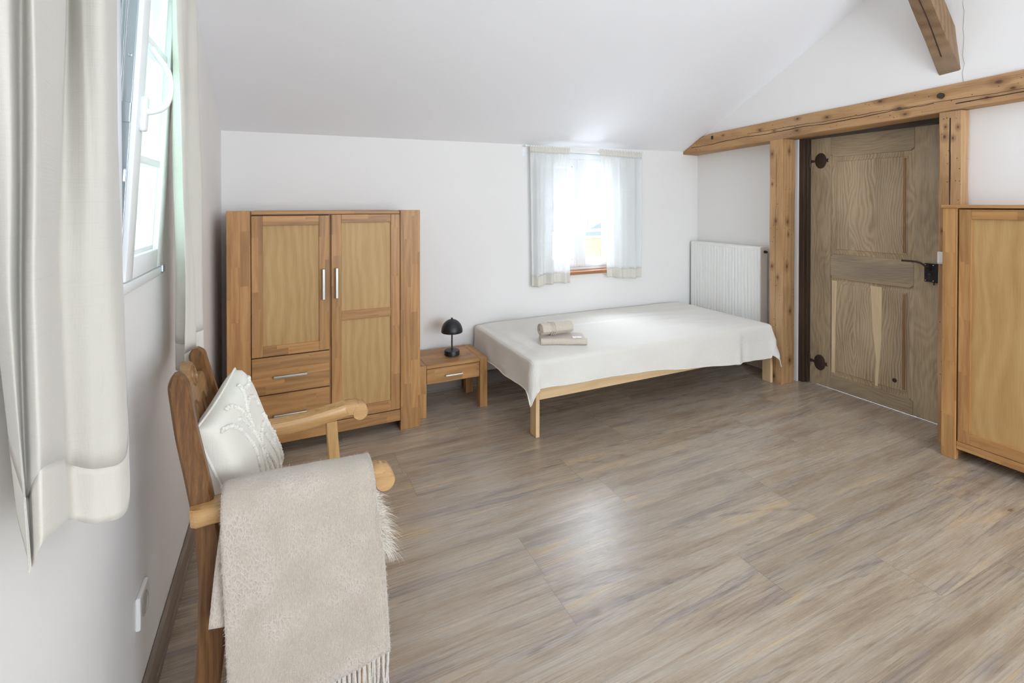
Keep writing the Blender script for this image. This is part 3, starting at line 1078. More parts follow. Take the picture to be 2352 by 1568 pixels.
# ------------------------------------------------------------------ back window
w1 = thing('window_1', 'white two-sash window above the bed', 'window', (2.705, 0.12, 0.83), kind='structure')
YW = 0.085
m = MB()
for (a, b_) in ((2.325, 2.375), (3.035, 3.085)):
    m.box(a, b_, YW - 0.005, YW + 0.075, 0.835, 1.845, 0.006)
m.box(2.325, 3.085, YW - 0.005, YW + 0.075, 1.790, 1.845, 0.006)
m.box(2.325, 3.085, YW - 0.005, YW + 0.075, 0.815, 0.862, 0.006)
m.build('window_frame', M['white_lac'], w1, smooth=40)


def sash(par, x0, x1, z0, z1, y0, y1, st, bars, nm='sash', mulx=False, M4=None, gl='glass'):
    mm = MB()
    mm.box(x0, x0 + st, y0, y1, z0, z1, 0.006, M4)
    mm.box(x1 - st, x1, y0, y1, z0, z1, 0.006, M4)
    mm.box(x0 + st - 0.003, x1 - st + 0.003, y0, y1, z0, z0 + st, 0.006, M4)
    mm.box(x0 + st - 0.003, x1 - st + 0.003, y0, y1, z1 - st, z1, 0.006, M4)
    # stepped glazing bead
    mm.box(x0 + st - 0.002, x0 + st + 0.012, y0 + 0.014, y1 - 0.01, z0 + st, z1 - st, 0.003, M4)
    mm.box(x1 - st - 0.012, x1 - st + 0.002, y0 + 0.014, y1 - 0.01, z0 + st, z1 - st, 0.003, M4)
    mm.box(x0 + st, x1 - st, y0 + 0.014, y1 - 0.01, z0 + st - 0.002, z0 + st + 0.012, 0.003, M4)
    mm.box(x0 + st, x1 - st, y0 + 0.014, y1 - 0.01, z1 - st - 0.012, z1 - st + 0.002, 0.003, M4)
    so = mm.build(nm, M['white_lac'], par, smooth=40)
    mb = MB()
    for zb in bars:
        mb.box(x0 + st, x1 - st, y0 + 0.008, y1 - 0.02, zb - 0.011, zb + 0.011, 0.004, M4)
    mb.build('glazing_bar', M['white_lac'], so, smooth=40)
    mg = MB()
    mg.box(x0 + st - 0.002, x1 - st + 0.002, (y0 + y1) / 2 - 0.002, (y0 + y1) / 2 + 0.002, z0 + st - 0.002, z1 - st + 0.002, 0, M4)
    mg.build('pane', M[gl], so)
    return so


s1 = sash(w1, 2.365, 2.700, 0.852, 1.795, YW - 0.02, YW + 0.045, 0.062, (1.178, 1.443))
s2 = sash(w1, 2.702, 3.045, 0.852, 1.795, YW - 0.02, YW + 0.045, 0.062, (1.168, 1.440))
m = MB()
m.box(2.672, 2.722, YW - 0.030, YW - 0.018, 0.86, 1.788, 0.005)
m.build('cover_strip', M['white_lac'], w1, smooth=40)
m = MB()
m.box(2.708, 2.734, YW - 0.040, YW - 0.028, 1.245, 1.310, 0.006)
pts = catmull([(2.721, YW - 0.04, 1.288), (2.724, YW - 0.065, 1.288), (2.734, YW - 0.082, 1.275), (2.742, YW - 0.086, 1.235), (2.740, YW - 0.080, 1.165)], 5)
m.tube(pts, [0.009] * 8 + [0.0085] * (len(pts) - 8), 10)
m.build('window_handle', M['white_lac'], w1, smooth=50)
m = MB()
m.box(2.29, 3.12, -0.035, 0.085, 0.800, 0.828, 0.006)
sl = m.build('sill', M['sill'], w1)
sl['label'] = 'brown wooden window board'

# ---- curtains at the back window


def ribbon(fn_xy, z_top, z_bot_fn, nu, nv, name, mat, parent=None, solid=0.0012, amp=0.0):
    mm = MB()

    def f(u, v):
        zt = z_top(u) if callable(z_top) else z_top
        zb = z_bot_fn(u)
        z = zt + (zb - zt) * v
        x, y = fn_xy(u, v)
        return (x, y, z)
    mm.grid(f, nu, nv)
    return mm.build(name, mat, parent, smooth=180, solid=solid)


def back_curtain(name, label, xa0, xa1, xb0, xb1, zt0, zt1, zb0, zb1, folds, seed):
    c = thing(name, label, 'curtain', ((xa0 + xa1) / 2, -0.03, min(zb0, zb1)), group='linen curtains at the back window')
    rr = random.Random(seed)
    ph = [rr.uniform(0, 6.28) for _ in range(6)]

    def fxy(u, v, wob=1.0):
        x0 = xa0 + (xb0 - xa0) * v
        x1 = xa1 + (xb1 - xa1) * v
        uu_ = u + 0.012 * math.sin(9 * u + ph[0]) * v
        x = x0 + (x1 - x0) * uu_
        e = smoothstep(0, 0.18, v)
        y = -0.040 - 0.004 - (0.016 + 0.010 * v) * e * (math.sin(2 * PI * folds * u ** 0.9 + ph[1]) * 0.7 + 0.45 * math.sin(2 * PI * folds * 1.7 * u + ph[2] + 1.5 * v))
        y += 0.0035 * (1 - e) * math.sin(2 * PI * folds * 5 * u + ph[3])
        return x, y - 0.018 * v
    hv = 0.075
    Hn = abs(zt0 - zb0)
    hem = 0.085 / Hn

    def seg(v0, v1, nm, mat, nv):
        mm = MB()

        def f(u, v):
            V_ = v0 + (v1 - v0) * v
            x, y = fxy(u, V_)
            zt = zt0 + (zt1 - zt0) * u
            zb = zb0 + (zb1 - zb0) * u + 0.006 * math.sin(7 * u + ph[4])
            return (x, y, zt + (zb - zt) * V_)
        mm.grid(f, 90, nv)
        return mm.build(nm, mat, c, smooth=180, solid=0.0012)
    seg(0.0, 0.05, 'heading', M['sheer_hem'], 6)
    seg(0.05, 1.0 - hem, 'cloth', M['sheer'], 40)
    seg(1.0 - hem, 1.0, 'hem', M['sheer_hem'], 6)
    return c


back_curtain('window_curtain', 'white linen curtain at the left of the window above the bed', 2.150, 2.530, 2.165, 2.530, 1.880, 1.876, 0.735, 0.748, 3.3, 3)
back_curtain('window_curtain', 'white linen curtain at the right of the window above the bed', 2.832, 3.300, 2.895, 3.285, 1.880, 1.876, 0.762, 0.735, 3.0, 8)
rd = thing('curtain_rod', 'thin white curtain rod above the back window', 'curtain rod', (2.72, -0.04, 1.885))
m = MB()
m.tube([(2.105, -0.042, 1.872), (3.325, -0.042, 1.872)], 0.0045, 10)
m.build('rod', M['white_lac'], rd, smooth=60)
for xx in (2.115, 3.318):
    m = MB()
    m.box(xx - 0.008, xx + 0.008, -0.050, 0.0, 1.866, 1.880, 0.002)
    m.box(xx - 0.016, xx + 0.016, -0.004, 0.0, 1.79, 1.885, 0.001)
    m.build('bracket', M['white_lac'], rd)

# ------------------------------------------------------------------ left window (tilted inwards)
w2 = thing('window_2', 'white window on the left wall, tilted open behind the curtain', 'window', (-0.05, -2.0, 1.19), kind='structure')
m = MB()
m.box(-0.10, 0.004, -2.42, -2.37, 1.19, 2.22, 0.005)
m.box(-0.10, 0.004, -1.63, -1.58, 1.19, 2.22, 0.005)
m.box(-0.10, 0.006, -2.42, -1.58, 1.178, 1.205, 0.005)
m.box(-0.10, 0.004, -2.42, -1.58, 2.17, 2.22, 0.005)
m.build('window_frame', M['white_lac'], w2, smooth=40)
# closed near sash and the tilted far sash; built in x-z then turned so that the wall runs along y
RZ = Matrix.Rotation(PI / 2, 4, 'Z')


def left_sash(yc0, yc1, tilt, nm):
    # local x -> world y, local y -> world -x
    TT = Matrix.Translation((0.004, 0, 1.206)) @ Matrix.Rotation(tilt, 4, 'Y') @ Matrix.Translation((0, 0, -1.206)) @ RZ
    return sash(w2, yc0, yc1, 1.206, 2.165, 0.0, 0.062, 0.060, (1.52, 1.84), nm, M4=TT, gl='glass_green'), TT


left_sash(-2.385, -2.005, 0.0, 'sash')
s3, TT = left_sash(-1.985, -1.612, math.radians(3.4), 'sash')
s3['label'] = 'sash tilted into the room'
m = MB()
m.box(-1.9895, -1.984, 0.012, 0.030, 1.23, 2.15, 0.001, TT)
m.box(-1.991, -1.984, 0.034, 0.042, 1.215, 2.16, 0.001, TT)
for zz in (1.62, 1.76, 1.90):
    m.box(-1.991, -1.984, 0.016, 0.026, zz, zz + 0.01, 0.003, TT)
m.box(-1.993, -1.984, 0.012, 0.034, 1.60, 1.65, 0.002, TT)
m.box(-1.993, -1.984, 0.012, 0.032, 1.45, 1.49, 0.006, TT)
m.build('espagnolette', M['zinc'], s3)
m = MB()
m.box(-1.990, -1.9835, 0.046, 0.056, 1.21, 2.16, 0.001, TT)
m.build('gasket', M['gasket'], s3)
m = MB()
m.box(-1.966, -1.938, -0.014, 0.002, 1.585, 1.675, 0.007, TT)
hp = catmull([(0.038, -1.953, 1.634), (0.055, -1.951, 1.638), (0.077, -1.943, 1.655), (0.087, -1.932, 1.700), (0.079, -1.921, 1.749), (0.056, -1.915, 1.787), (0.044, -1.912, 1.808)], 6)
m.tube(hp, [0.0085] * len(hp), 12)
# the escutcheon box above was transformed; the lever is already in world space
m.build('window_handle', M['white_lac'], s3, smooth=50)
m = MB()
m.box(-0.004, 0.012, -1.632, -1.606, 1.186, 1.212, 0.004)
m.build('hinge', M['zinc'], w2)

# curtains on the left wall: near (big) and far
M['linen_near'] = M['linen']
lc = thing('long_curtain', 'big white linen curtain hanging in the left foreground', 'curtain', (0.09, -2.6, 0.9), group='linen curtains at the left window')


NEAR = [  # x, then y at the top, half way and at the hem, then hem height
    (0.055, -2.241, -2.230, -2.167, 0.885), (0.100, -2.463, -2.423, -2.379, 0.860), (0.078, -2.485, -2.476, -2.432, 0.868),
    (0.045, -2.453, -2.493, -2.451, 0.895), (0.082, -2.579, -2.612, -2.579, 0.960), (0.098, -2.707, -2.712, -2.693, 1.000),
    (0.070, -2.667, -2.669, -2.654, 0.950), (0.075, -2.711, -2.710, -2.672, 0.960), (0.040, -2.720, -2.670, -2.610, 1.000)]


def near_seg(v0, v1, nm, mat, nv):
    mm = MB()

    def f(u, v):
        V_ = v0 + (v1 - v0) * v
        zt = 2.62
        # quadratic through the three measured heights (z about 1.68, 1.31 and the hem)
        pts = []
        for x, ya, yb, yc, zh in NEAR:
            z = zt + (zh - zt) * V_
            pts.append(Vector((x, interp([(zh, yc), (1.31, yb), (1.68, ya), (zt, ya)], z), z)))
        P_ = catmull(pts, 16)
        q = u * (len(P_) - 1)
        i = min(int(q), len(P_) - 2)
        p = P_[i].lerp(P_[i + 1], q - i)
        p.x += 0.004 * noise.noise(Vector((u * 8, V_ * 5, 1.7)))
        return p
    mm.grid(f, 128, nv)
    return mm.build(nm, mat, lc, smooth=180, solid=0.0014)


near_seg(0.0, 0.945, 'cloth', M['linen'], 50)
near_seg(0.945, 1.0, 'hem', M['linen_hem'], 8)

fc = thing('long_curtain', 'narrow white linen curtain beyond the tilted window', 'curtain', (0.07, -1.7, 0.9), group='linen curtains at the left window')


def far_seg(v0, v1, nm, mat, nv):
    mm = MB()

    def f(u, v):
        V_ = v0 + (v1 - v0) * v
        ya = -1.800 + 0.10 * smoothstep(0.2, 0.9, V_) - 0.02 * V_
        yb = -1.46
        e = 0.016 + 0.012 * V_
        x = 0.068 + e * math.sin(2 * PI * 1.6 * u + 0.4) + 0.006 * math.sin(2 * PI * 4 * u + V_ * 3) + 0.012 * noise.noise(Vector((u * 3, V_ * 3.3, 5)))
        y = ya + (yb - ya) * u
        zb = 0.86 + 0.04 * u
        return (max(x, 0.02), y, 2.30 + (zb - 2.30) * V_)
    mm.grid(f, 70, nv)
    return mm.build(nm, mat, fc, smooth=180, solid=0.0014)


far_seg(0.0, 0.94, 'cloth', M['linen'], 40)
far_seg(0.94, 1.0, 'hem', M['linen_hem'], 6)

# wall socket
so_ = thing('wall_socket', 'white wall socket low on the left wall', 'socket', (0.0, -1.87, 0.32))
m = MB()
m.box(0.0, 0.012, -1.912, -1.826, 0.283, 0.369, 0.004)
m.build('plate', M['plastic'], so_)
m = MB()
prof = [(0.030, 0.0125), (0.0225, 0.0135), (0.0215, 0.004), (0.002, 0.0035)]
m.lathe((0.0, -1.869, 0.326), prof, 28, 'x')
m.build('socket_well', plain('socket_recess', (190, 188, 184), 0.5), so_, smooth=30)

def bxp(name, mat, parent, *a, bev=0.003, label=None):
    mm = MB()
    mm.box(*a, bev)
    o = mm.build(name, mat, parent)
    if label:
        o['label'] = label
    return o


# ------------------------------------------------------------------ radiator
ra = thing('radiator', 'white ribbed panel radiator at the head end of the bed', 'radiator', (3.97, -0.4, 0.14))
RY0, RY1, RZ0, RZ1, RX = -0.766, -0.026, 0.145, 1.045, 3.922
m = MB()
n_r = 22
pr_ = []
step = (RY1 - RY0 - 0.03) / n_r
pr_.append((RX + 0.004, RY0))
pr_.append((RX, RY0 + 0.004))
for k in range(n_r):
    y0 = RY0 + 0.015 + k * step
    pr_ += [(RX, y0 + 0.004), (RX + 0.006, y0 + 0.008), (RX + 0.006, y0 + 0.012), (RX, y0 + 0.016)]
pr_.append((RX, RY1 - 0.004))
pr_.append((RX + 0.004, RY1))
out = pr_ + [(RX + 0.02, RY1), (RX + 0.02, RY0)]
m.prism(out, 'z', RZ0 + 0.02, RZ1 - 0.022)
m.box(RX, RX + 0.02, RY0, RY1, RZ1 - 0.024, RZ1 - 0.004, 0.005)
m.box(RX, RX + 0.02, RY0, RY1, RZ0, RZ0 + 0.024, 0.005)
m.build('front_panel', M['rad'], ra)
m = MB()
m.box(RX + 0.070, RX + 0.088, RY0 + 0.01, RY1 - 0.01, RZ0 + 0.01, RZ1 - 0.01, 0.004)
m.build('rear_panel', M['rad'], ra)
bxp('side_cover', M['rad'], ra, RX + 0.006, RX + 0.088, RY0 - 0.001, RY0 + 0.006, RZ0 + 0.02, RZ1 - 0.006)
bxp('side_cover', M['rad'], ra, RX + 0.006, RX + 0.088, RY1 - 0.006, RY1 + 0.001, RZ0 + 0.02, RZ1 - 0.006)
m = MB()
m.box(RX + 0.008, RX + 0.088, RY0, RY1, RZ1 - 0.012, RZ1 + 0.001, 0.004)
m.build('top_grille', M['rad'], ra)
m = MB()
m.tube([(RX + 0.05, RY0 - 0.002, 1.005), (RX + 0.05, RY0 - 0.016, 1.005)], 0.012, 16)
m.tube([(RX + 0.05, RY0 - 0.016, 1.005), (RX + 0.05, RY0 - 0.026, 1.005)], 0.008, 16)
m.build('bleed_valve', M['rust'], ra, smooth=40)
for yy in (RY0 + 0.12, RY1 - 0.12):
    bxp('bracket', M['rad'], ra, RX + 0.085, 4.033, yy - 0.015, yy + 0.015, 0.25, 0.95, bev=0.002)
for yy in (-0.18, -0.23):
    m = MB()
    m.tube([(RX + 0.05, yy, 0.15), (RX + 0.05, yy, 0.0)], 0.008, 10)
    m.build('pipe', M['rad'], ra, smooth=60)

# ------------------------------------------------------------------ wardrobe
WY = -0.504
wd = thing('wardrobe', 'low oak wardrobe with two doors and drawers against the back wall', 'wardrobe', (0.6, -0.27, 0.0))


WT = 1.364
bxp('side_panel', M['oak_z'], wd, 0.073, 0.188, WY, WY + 0.045, 0.0, WT)
bxp('side_panel', M['oak_z'], wd, 1.004, 1.128, WY, WY + 0.045, 0.0, WT)
bxp('carcass_side', M['oak_z'], wd, 0.080, 0.110, WY + 0.045, -0.045, 0.0, WT - 0.004, bev=0.002)
bxp('carcass_side', M['oak_z'], wd, 1.092, 1.122, WY + 0.045, -0.045, 0.0, WT - 0.004, bev=0.002)
m = MB()
m.box(0.11, 1.092, -0.06, -0.048, 0.08, 1.33)
m.box(0.11, 1.092, WY + 0.05, -0.06, 0.075, 0.095)
m.build('carcass_back', M['ven_z'], wd)
bxp('top_board', M['oak_x'], wd, 0.190, 1.002, WY + 0.006, -0.045, 1.342, WT - 0.002)
bxp('plinth', M['oak_x'], wd, 0.188, 1.004, WY + 0.006, WY + 0.030, 0.060, 0.128)
bxp('divider', M['oak_z'], wd, 0.590, 0.604, WY + 0.024, -0.06, 0.13, 1.342, bev=0.001)
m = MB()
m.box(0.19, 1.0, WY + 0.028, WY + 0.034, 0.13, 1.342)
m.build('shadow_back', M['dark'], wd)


def framed_door(par, x0, x1, z0, z1, y, st, rails, hx, hz0, hz1):
    d = MB()
    d.box(x0, x0 + st, y, y + 0.022, z0, z1, 0.002)
    d.box(x1 - st, x1, y, y + 0.022, z0, z1, 0.002)
    do = d.build('door', M['oak_z'], par)
    for (a, b_) in rails:
        r = MB()
        r.box(x0 + st, x1 - st, y, y + 0.022, a, b_, 0.002)
        r.build('rail', M['oak_x'], do)
    p = MB()
    p.box(x0 + st - 0.004, x1 - st + 0.004, y + 0.010, y + 0.018, z0 + 0.01, z1 - 0.01)
    p.build('panel', M['ven_z'], do)
    if hx is not None:
        h = MB()
        h.box(hx - 0.008, hx + 0.008, y - 0.026, y - 0.017, hz0, hz1, 0.003)
        h.box(hx - 0.006, hx + 0.006, y - 0.020, y, hz0 + 0.002, hz0 + 0.012, 0.001)
        h.box(hx - 0.006, hx + 0.006, y - 0.020, y, hz1 - 0.012, hz1 - 0.002, 0.001)
        h.build('handle', M['steel'], do)
    return do


framed_door(wd, 0.191, 0.592, 0.556, 1.336, WY + 0.004, 0.056, [(0.556, 0.612), (1.282, 1.336)], 0.560, 0.850, 1.028)
framed_door(wd, 0.603, 1.002, 0.134, 1.340, WY + 0.004, 0.056, [(0.134, 0.196), (0.716, 0.770), (1.292, 1.340)], 0.632, 0.852, 1.030)


def drawer(par, x0, x1, z0, z1, y, hx0, hx1, hz):
    d = MB()
    d.box(x0, x1, y, y + 0.022, z0, z1, 0.002)
    do = d.build('drawer', M['oak_x'], par)
    h = MB()
    h.box(hx0, hx1, y - 0.026, y - 0.017, hz - 0.007, hz + 0.007, 0.003)
    h.box(hx0 + 0.002, hx0 + 0.012, y - 0.02, y, hz - 0.005, hz + 0.005, 0.001)
    h.box(hx1 - 0.012, hx1 - 0.002, y - 0.02, y, hz - 0.005, hz + 0.005, 0.001)
    h.build('handle', M['steel'], do)
    return do


drawer(wd, 0.191, 0.592, 0.345, 0.550, WY + 0.004, 0.298, 0.472, 0.440)
drawer(wd, 0.191, 0.592, 0.134, 0.339, WY + 0.004, 0.298, 0.472, 0.224)

# ------------------------------------------------------------------ cabinet on the right
cb = thing('cabinet', 'oak cabinet at the right edge, cut off by the picture', 'cabinet', (3.81, -2.6, 0.0))
CX = 3.686
CT = 1.397
bxp('side_panel', M['oak_z'], cb, CX, CX + 0.035, -2.124, -2.060, 0.0, CT - 0.018)
bxp('side_panel', M['oak_z'], cb, CX, CX + 0.035, -3.05, -2.986, 0.0, CT - 0.018)
m = MB()
for ya_, yb_ in ((-2.106, -2.084), (-3.046, -3.024)):
    bxp('carcass_side', M['oak_z'], cb, CX + 0.035, 3.93, ya_, yb_, 0.0, CT - 0.018, bev=0.002)
m = MB()
m.box(3.918, 3.93, -3.02, -2.108, 0.1, CT - 0.02)
m.box(CX + 0.03, 3.918, -3.02, -2.108, 0.09, 0.108)
m.build('carcass_back', M['ven_z'], cb)
m = MB()
m.prism([(CX - 0.006, -2.056), (3.846, -2.056), (3.846, -2.084), (3.932, -2.084), (3.932, -3.056), (CX - 0.006, -3.056)], 'z', CT - 0.018, CT, 0.002)
m.build('top_board', M['oak_y'], cb)
bxp('plinth', M['oak_y'], cb, CX + 0.004, CX + 0.028, -2.986, -2.124, 0.062, 0.104)


def framed_door_y(par, y0, y1, z0, z1, x, st, rails):
    d = MB()
    d.box(x, x + 0.022, y0, y0 + st, z0, z1, 0.002)
    d.box(x, x + 0.022, y1 - st, y1, z0, z1, 0.002)
    do = d.build('door', M['oak_z'], par)
    for (a, b_) in rails:
        r = MB()
        r.box(x, x + 0.022, y0 + st, y1 - st, a, b_, 0.002)
        r.build('rail', M['oak_y'], do)
    p = MB()
    p.box(x + 0.014, x + 0.020, y0 + st - 0.004, y1 - st + 0.004, z0 + 0.01, z1 - 0.01)
    p.build('panel', M['ven_z'], do)
    return do


framed_door_y(cb, -2.555, -2.130, 0.106, 1.373, CX + 0.004, 0.052, [(0.106, 0.165), (1.322, 1.373)])
framed_door_y(cb, -2.984, -2.560, 0.106, 1.373, CX + 0.004, 0.052, [(0.106, 0.165), (1.322, 1.373)])
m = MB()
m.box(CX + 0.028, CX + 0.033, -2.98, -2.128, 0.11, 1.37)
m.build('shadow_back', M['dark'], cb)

# ------------------------------------------------------------------ nightstand and lamp
NT_ = 0.340
ns = thing('nightstand', 'small oak nightstand with one drawer between wardrobe and bed', 'nightstand', (1.39, -0.23, 0.0))
NX0, NX1, NY0, NY1 = 1.142, 1.629, -0.402, -0.062
for xx0, xx1 in ((NX0, NX0 + 0.055), (NX1 - 0.055, NX1)):
    bxp('leg', M['oak_z'], ns, xx0, xx1, NY0, NY0 + 0.06, 0.0, NT_, bev=0.002)
    bxp('leg', M['oak_z'], ns, xx0, xx1, NY1 - 0.06, NY1, 0.0, NT_, bev=0.002)
for xx0, xx1 in ((NX0, NX0 + 0.055), (NX1 - 0.055, NX1)):
    bxp('side_panel', M['oak_y'], ns, xx0, xx1, NY0 + 0.06, NY1 - 0.06, 0.20, NT_, bev=0.002)
bxp('top_board', M['oak_x'], ns, NX0 + 0.056, NX1 - 0.056, NY0, NY1, NT_ - 0.022, NT_, bev=0.002)
bxp('back_panel', M['oak_x'], ns, NX0 + 0.056, NX1 - 0.056, NY1 - 0.02, NY1 - 0.005, 0.21, NT_ - 0.022)
d_ = bxp('drawer', M['oak_x'], ns, NX0 + 0.058, NX1 - 0.058, NY0 + 0.003, NY0 + 0.10, 0.215, NT_ - 0.026, bev=0.002)
m = MB()
m.box(1.322, 1.446, NY0 - 0.020, NY0 - 0.012, 0.255, 0.267, 0.003)
m.box(1.326, 1.334, NY0 - 0.014, NY0 + 0.003, 0.257, 0.265, 0.001)
m.box(1.434, 1.442, NY0 - 0.014, NY0 + 0.003, 0.257, 0.265, 0.001)
m.build('handle', M['steel'], d_)

lm = thing('table_lamp', 'small black mushroom lamp standing on the nightstand', 'lamp', (1.424, -0.245, NT_))
lx, ly = 1.424, -0.245
m = MB()
m.lathe((lx, ly, NT_), [(0.050, 0.0), (0.0535, 0.002), (0.0535, 0.030), (0.051, 0.034), (0.008, 0.0345)], 40)
m.build('base', M['black'], lm, smooth=40)
m = MB()
m.tube([(lx, ly, NT_ + 0.033), (lx, ly, NT_ + 0.245)], 0.0055, 14)
m.build('stem', M['black'], lm, smooth=60)
m = MB()
zs = NT_ + 0.160
prof = [(0.070, 0.003), (0.0745, 0.0)]
for k in range(1, 13):
    a = k / 12 * PI / 2
    prof.append((0.0755 * math.cos(a) + 0.0, 0.006 + 0.086 * math.sin(a)))
prof[-1] = (0.003, 0.092)
prof_in = [(0.002, 0.088)] + [(0.0725 * math.cos(a), 0.004 + 0.084 * math.sin(a)) for a in [PI / 2 * (11 - k) / 12 for k in range(0, 12)]] + [(0.0735, 0.0), (0.0755, 0.004)]
m.lathe((lx, ly, zs), prof_in + prof[2:], 44)
m.build('lamp_shade', M['black'], lm, smooth=50)
m = MB()
m.lathe((lx, ly, zs + 0.090), [(0.005, 0.0), (0.005, 0.004), (0.007, 0.006), (0.006, 0.011), (0.001, 0.013)], 16)
m.build('finial', M['black'], lm, smooth=50)
m = MB()
m.tube([(lx + 0.008, ly - 0.0525, NT_ + 0.017), (lx + 0.0082, ly - 0.0548, NT_ + 0.017)], 0.0035, 12)
m.build('button', plain('grey_button', (92, 92, 96), 0.4), lm)

# ------------------------------------------------------------------ bed
BX_0, BX_1, BY_0, BY_1 = 1.716, 3.835, -0.945, -0.045
bd = thing('bed', 'single pale pine bed under the window', 'bed', (2.78, -0.5, 0.0))
for xx in (BX_0, BX_1 - 0.026):
    for (ya, yb) in ((BY_0, BY_0 + 0.075), (BY_1 - 0.075, BY_1)):
        bxp('leg', M['pine_z'], bd, xx, xx + 0.026, ya, yb, 0.0, 0.34, bev=0.004)
for (ya, yb) in ((BY_0, BY_0 + 0.022), (BY_1 - 0.022, BY_1)):
    bxp('side_rail', M['pine_x'], bd, BX_0 + 0.026, BX_1 - 0.026, ya, yb, 0.226, 0.335, bev=0.003)
for xx in (BX_0 + 0.002, BX_1 - 0.024):
    bxp('end_rail', M['pine_y'], bd, xx, xx + 0.022, BY_0 + 0.075, BY_1 - 0.075, 0.240, 0.335, bev=0.003)
m = MB()
for k in range(14):
    x0 = BX_0 + 0.06 + k * 0.145
    m.box(x0, x0 + 0.09, BY_0 + 0.025, BY_1 - 0.025, 0.296, 0.312, 0.002)
m.build('slats', M['pine_y'], bd)
mt = MB()
mt.box(1.722, 3.725, -0.935, -0.05, 0.314, 0.474, 0.045, seg=4)
mo = mt.build('mattress', M['mattress'], smooth=60)
tag(mo, 'mattress hidden under the white waffle bedspread', 'mattress')

# bedspread: laid flat on the top, its corners hanging as pointed ears
TX0, TX1, TY0, TY1, TZ = 1.712, 3.735, -0.945, -0.040, 0.486


def spread(u, v):
    s = -0.20 + u * (TX1 - TX0 + 0.20 + 0.24)       # along x, 0 = left edge of the top
    t = -0.185 + v * (TY1 - TY0 + 0.185 + 0.02)      # along y, 0 = front edge
    Lx = TX1 - TX0
    Ly = TY1 - TY0
    ds = -s if s < 0 else (s - Lx if s > Lx else 0.0)
    sg = -1 if s < 0 else 1
    dt = -t if t < 0 else (t - Ly if t > Ly else 0.0)
    tg = -1 if t < 0 else 1
    if sg > 0 and t > 0.28 and ds > 0:
        ds *= 0.55
    bx = TX0 + min(max(s, 0), Lx)
    by = TY0 + min(max(t, 0), Ly)
    if tg < 0:
        dt *= 1 + 0.34 * smoothstep(0.3, 2.0, s)
    r = math.hypot(ds, dt)
    wr = 0.0
    if r <= 1e-6:
        # the flat top, with soft creases and rounded shoulder
        e = min(s, Lx - s, t, Ly - t + 0.05)
        z = TZ - 0.010 * (1 - smoothstep(0.0, 0.07, e))
        n_ = noise.noise(Vector((s * 1.6, t * 5.0, 0.3))) * 0.009 + noise.noise(Vector((s * 3, t * 12 + s * 2, 2.3))) * 0.004
        cr = math.exp(-((t - 0.50 - 0.05 * math.sin(s * 2.1)) / 0.02) ** 2) * 0.006 * smoothstep(0.5, 0.8, s) * (1 - smoothstep(1.2, 1.6, s))
        cr += math.exp(-((t - 0.28 - 0.07 * s) / 0.018) ** 2) * 0.005 * smoothstep(0.9, 1.2, s) * (1 - smoothstep(1.4, 1.8, s))
        return (bx, by, z + n_ + cr)
    cx, cy = sg * ds / r, tg * dt / r
    rr = 0.030
    corner = min(ds, dt) / max(r, 1e-6)
    flare = 0.10 + 0.10 * corner
    if tg > 0 and dt > 0:
        return (bx + cx * 0.01, by, TZ - 0.012 - 0.3 * dt)
    q = r / rr
    if q < 1.2:
        h = rr * math.sin(min(q, 1.57))
        dz = rr * (1 - math.cos(min(q, 1.57)))
    else:
        h = rr * math.sin(1.2) + flare * (r - rr * 1.2)
        dz = rr * (1 - math.cos(1.2)) + (r - rr * 1.2) * 0.99
    if sg > 0 and ds > 0:
        h *= 1.0 + 0.5 * corner
    along = (t if ds > dt else s)
    amp = smoothstep(0.02, 0.18, r)
    fold = noise.noise(Vector((along * 4.0, 0.7 * sg, 3.0 + tg))) * 0.022 * amp + noise.noise(Vector((along * 9.0, r * 9 + along * 3, 7.0))) * 0.009 * amp
    if dt > 0 and ds == 0:
        # creases near the foot of the front drop, right of centre
        fold += 0.014 * amp * math.exp(-((s - 1.66 - 0.18 * (0.2 - r)) / 0.035) ** 2) - 0.012 * amp * math.exp(-((s - 1.74) / 0.05) ** 2)
    h += fold + 0.012
    z = TZ - 0.010 - dz
    if dt > 0 and ds == 0:
        z += 0.010 * math.sin(s * 2.4 + 0.5) * amp - 0.012 * amp * smoothstep(0.8, 2.0, s)
    return (bx + cx * h, by + cy * h, z)


m = MB()
m.grid(spread, 260, 120)
bs = m.build('bedspread', M['sheet'], smooth=180, solid=0.004)
tag(bs, 'white waffle cotton bedspread draped over the bed', 'bedspread')
# rolled hem along the visible edges
m = MB()
path = [Vector(spread(0.0, 1 - k / 50)) for k in range(0, 51)] + [Vector(spread(k / 160, 0.0)) for k in range(1, 161)] + [Vector(spread(1.0, k / 40)) for k in range(1, 12)]
m.tube(path, 0.0042, 6)
m.build('hem', M['hem'], bs, smooth=90)

# ------------------------------------------------------------------ towels
RT = Matrix.Rotation(math.radians(-8), 4, 'Z')


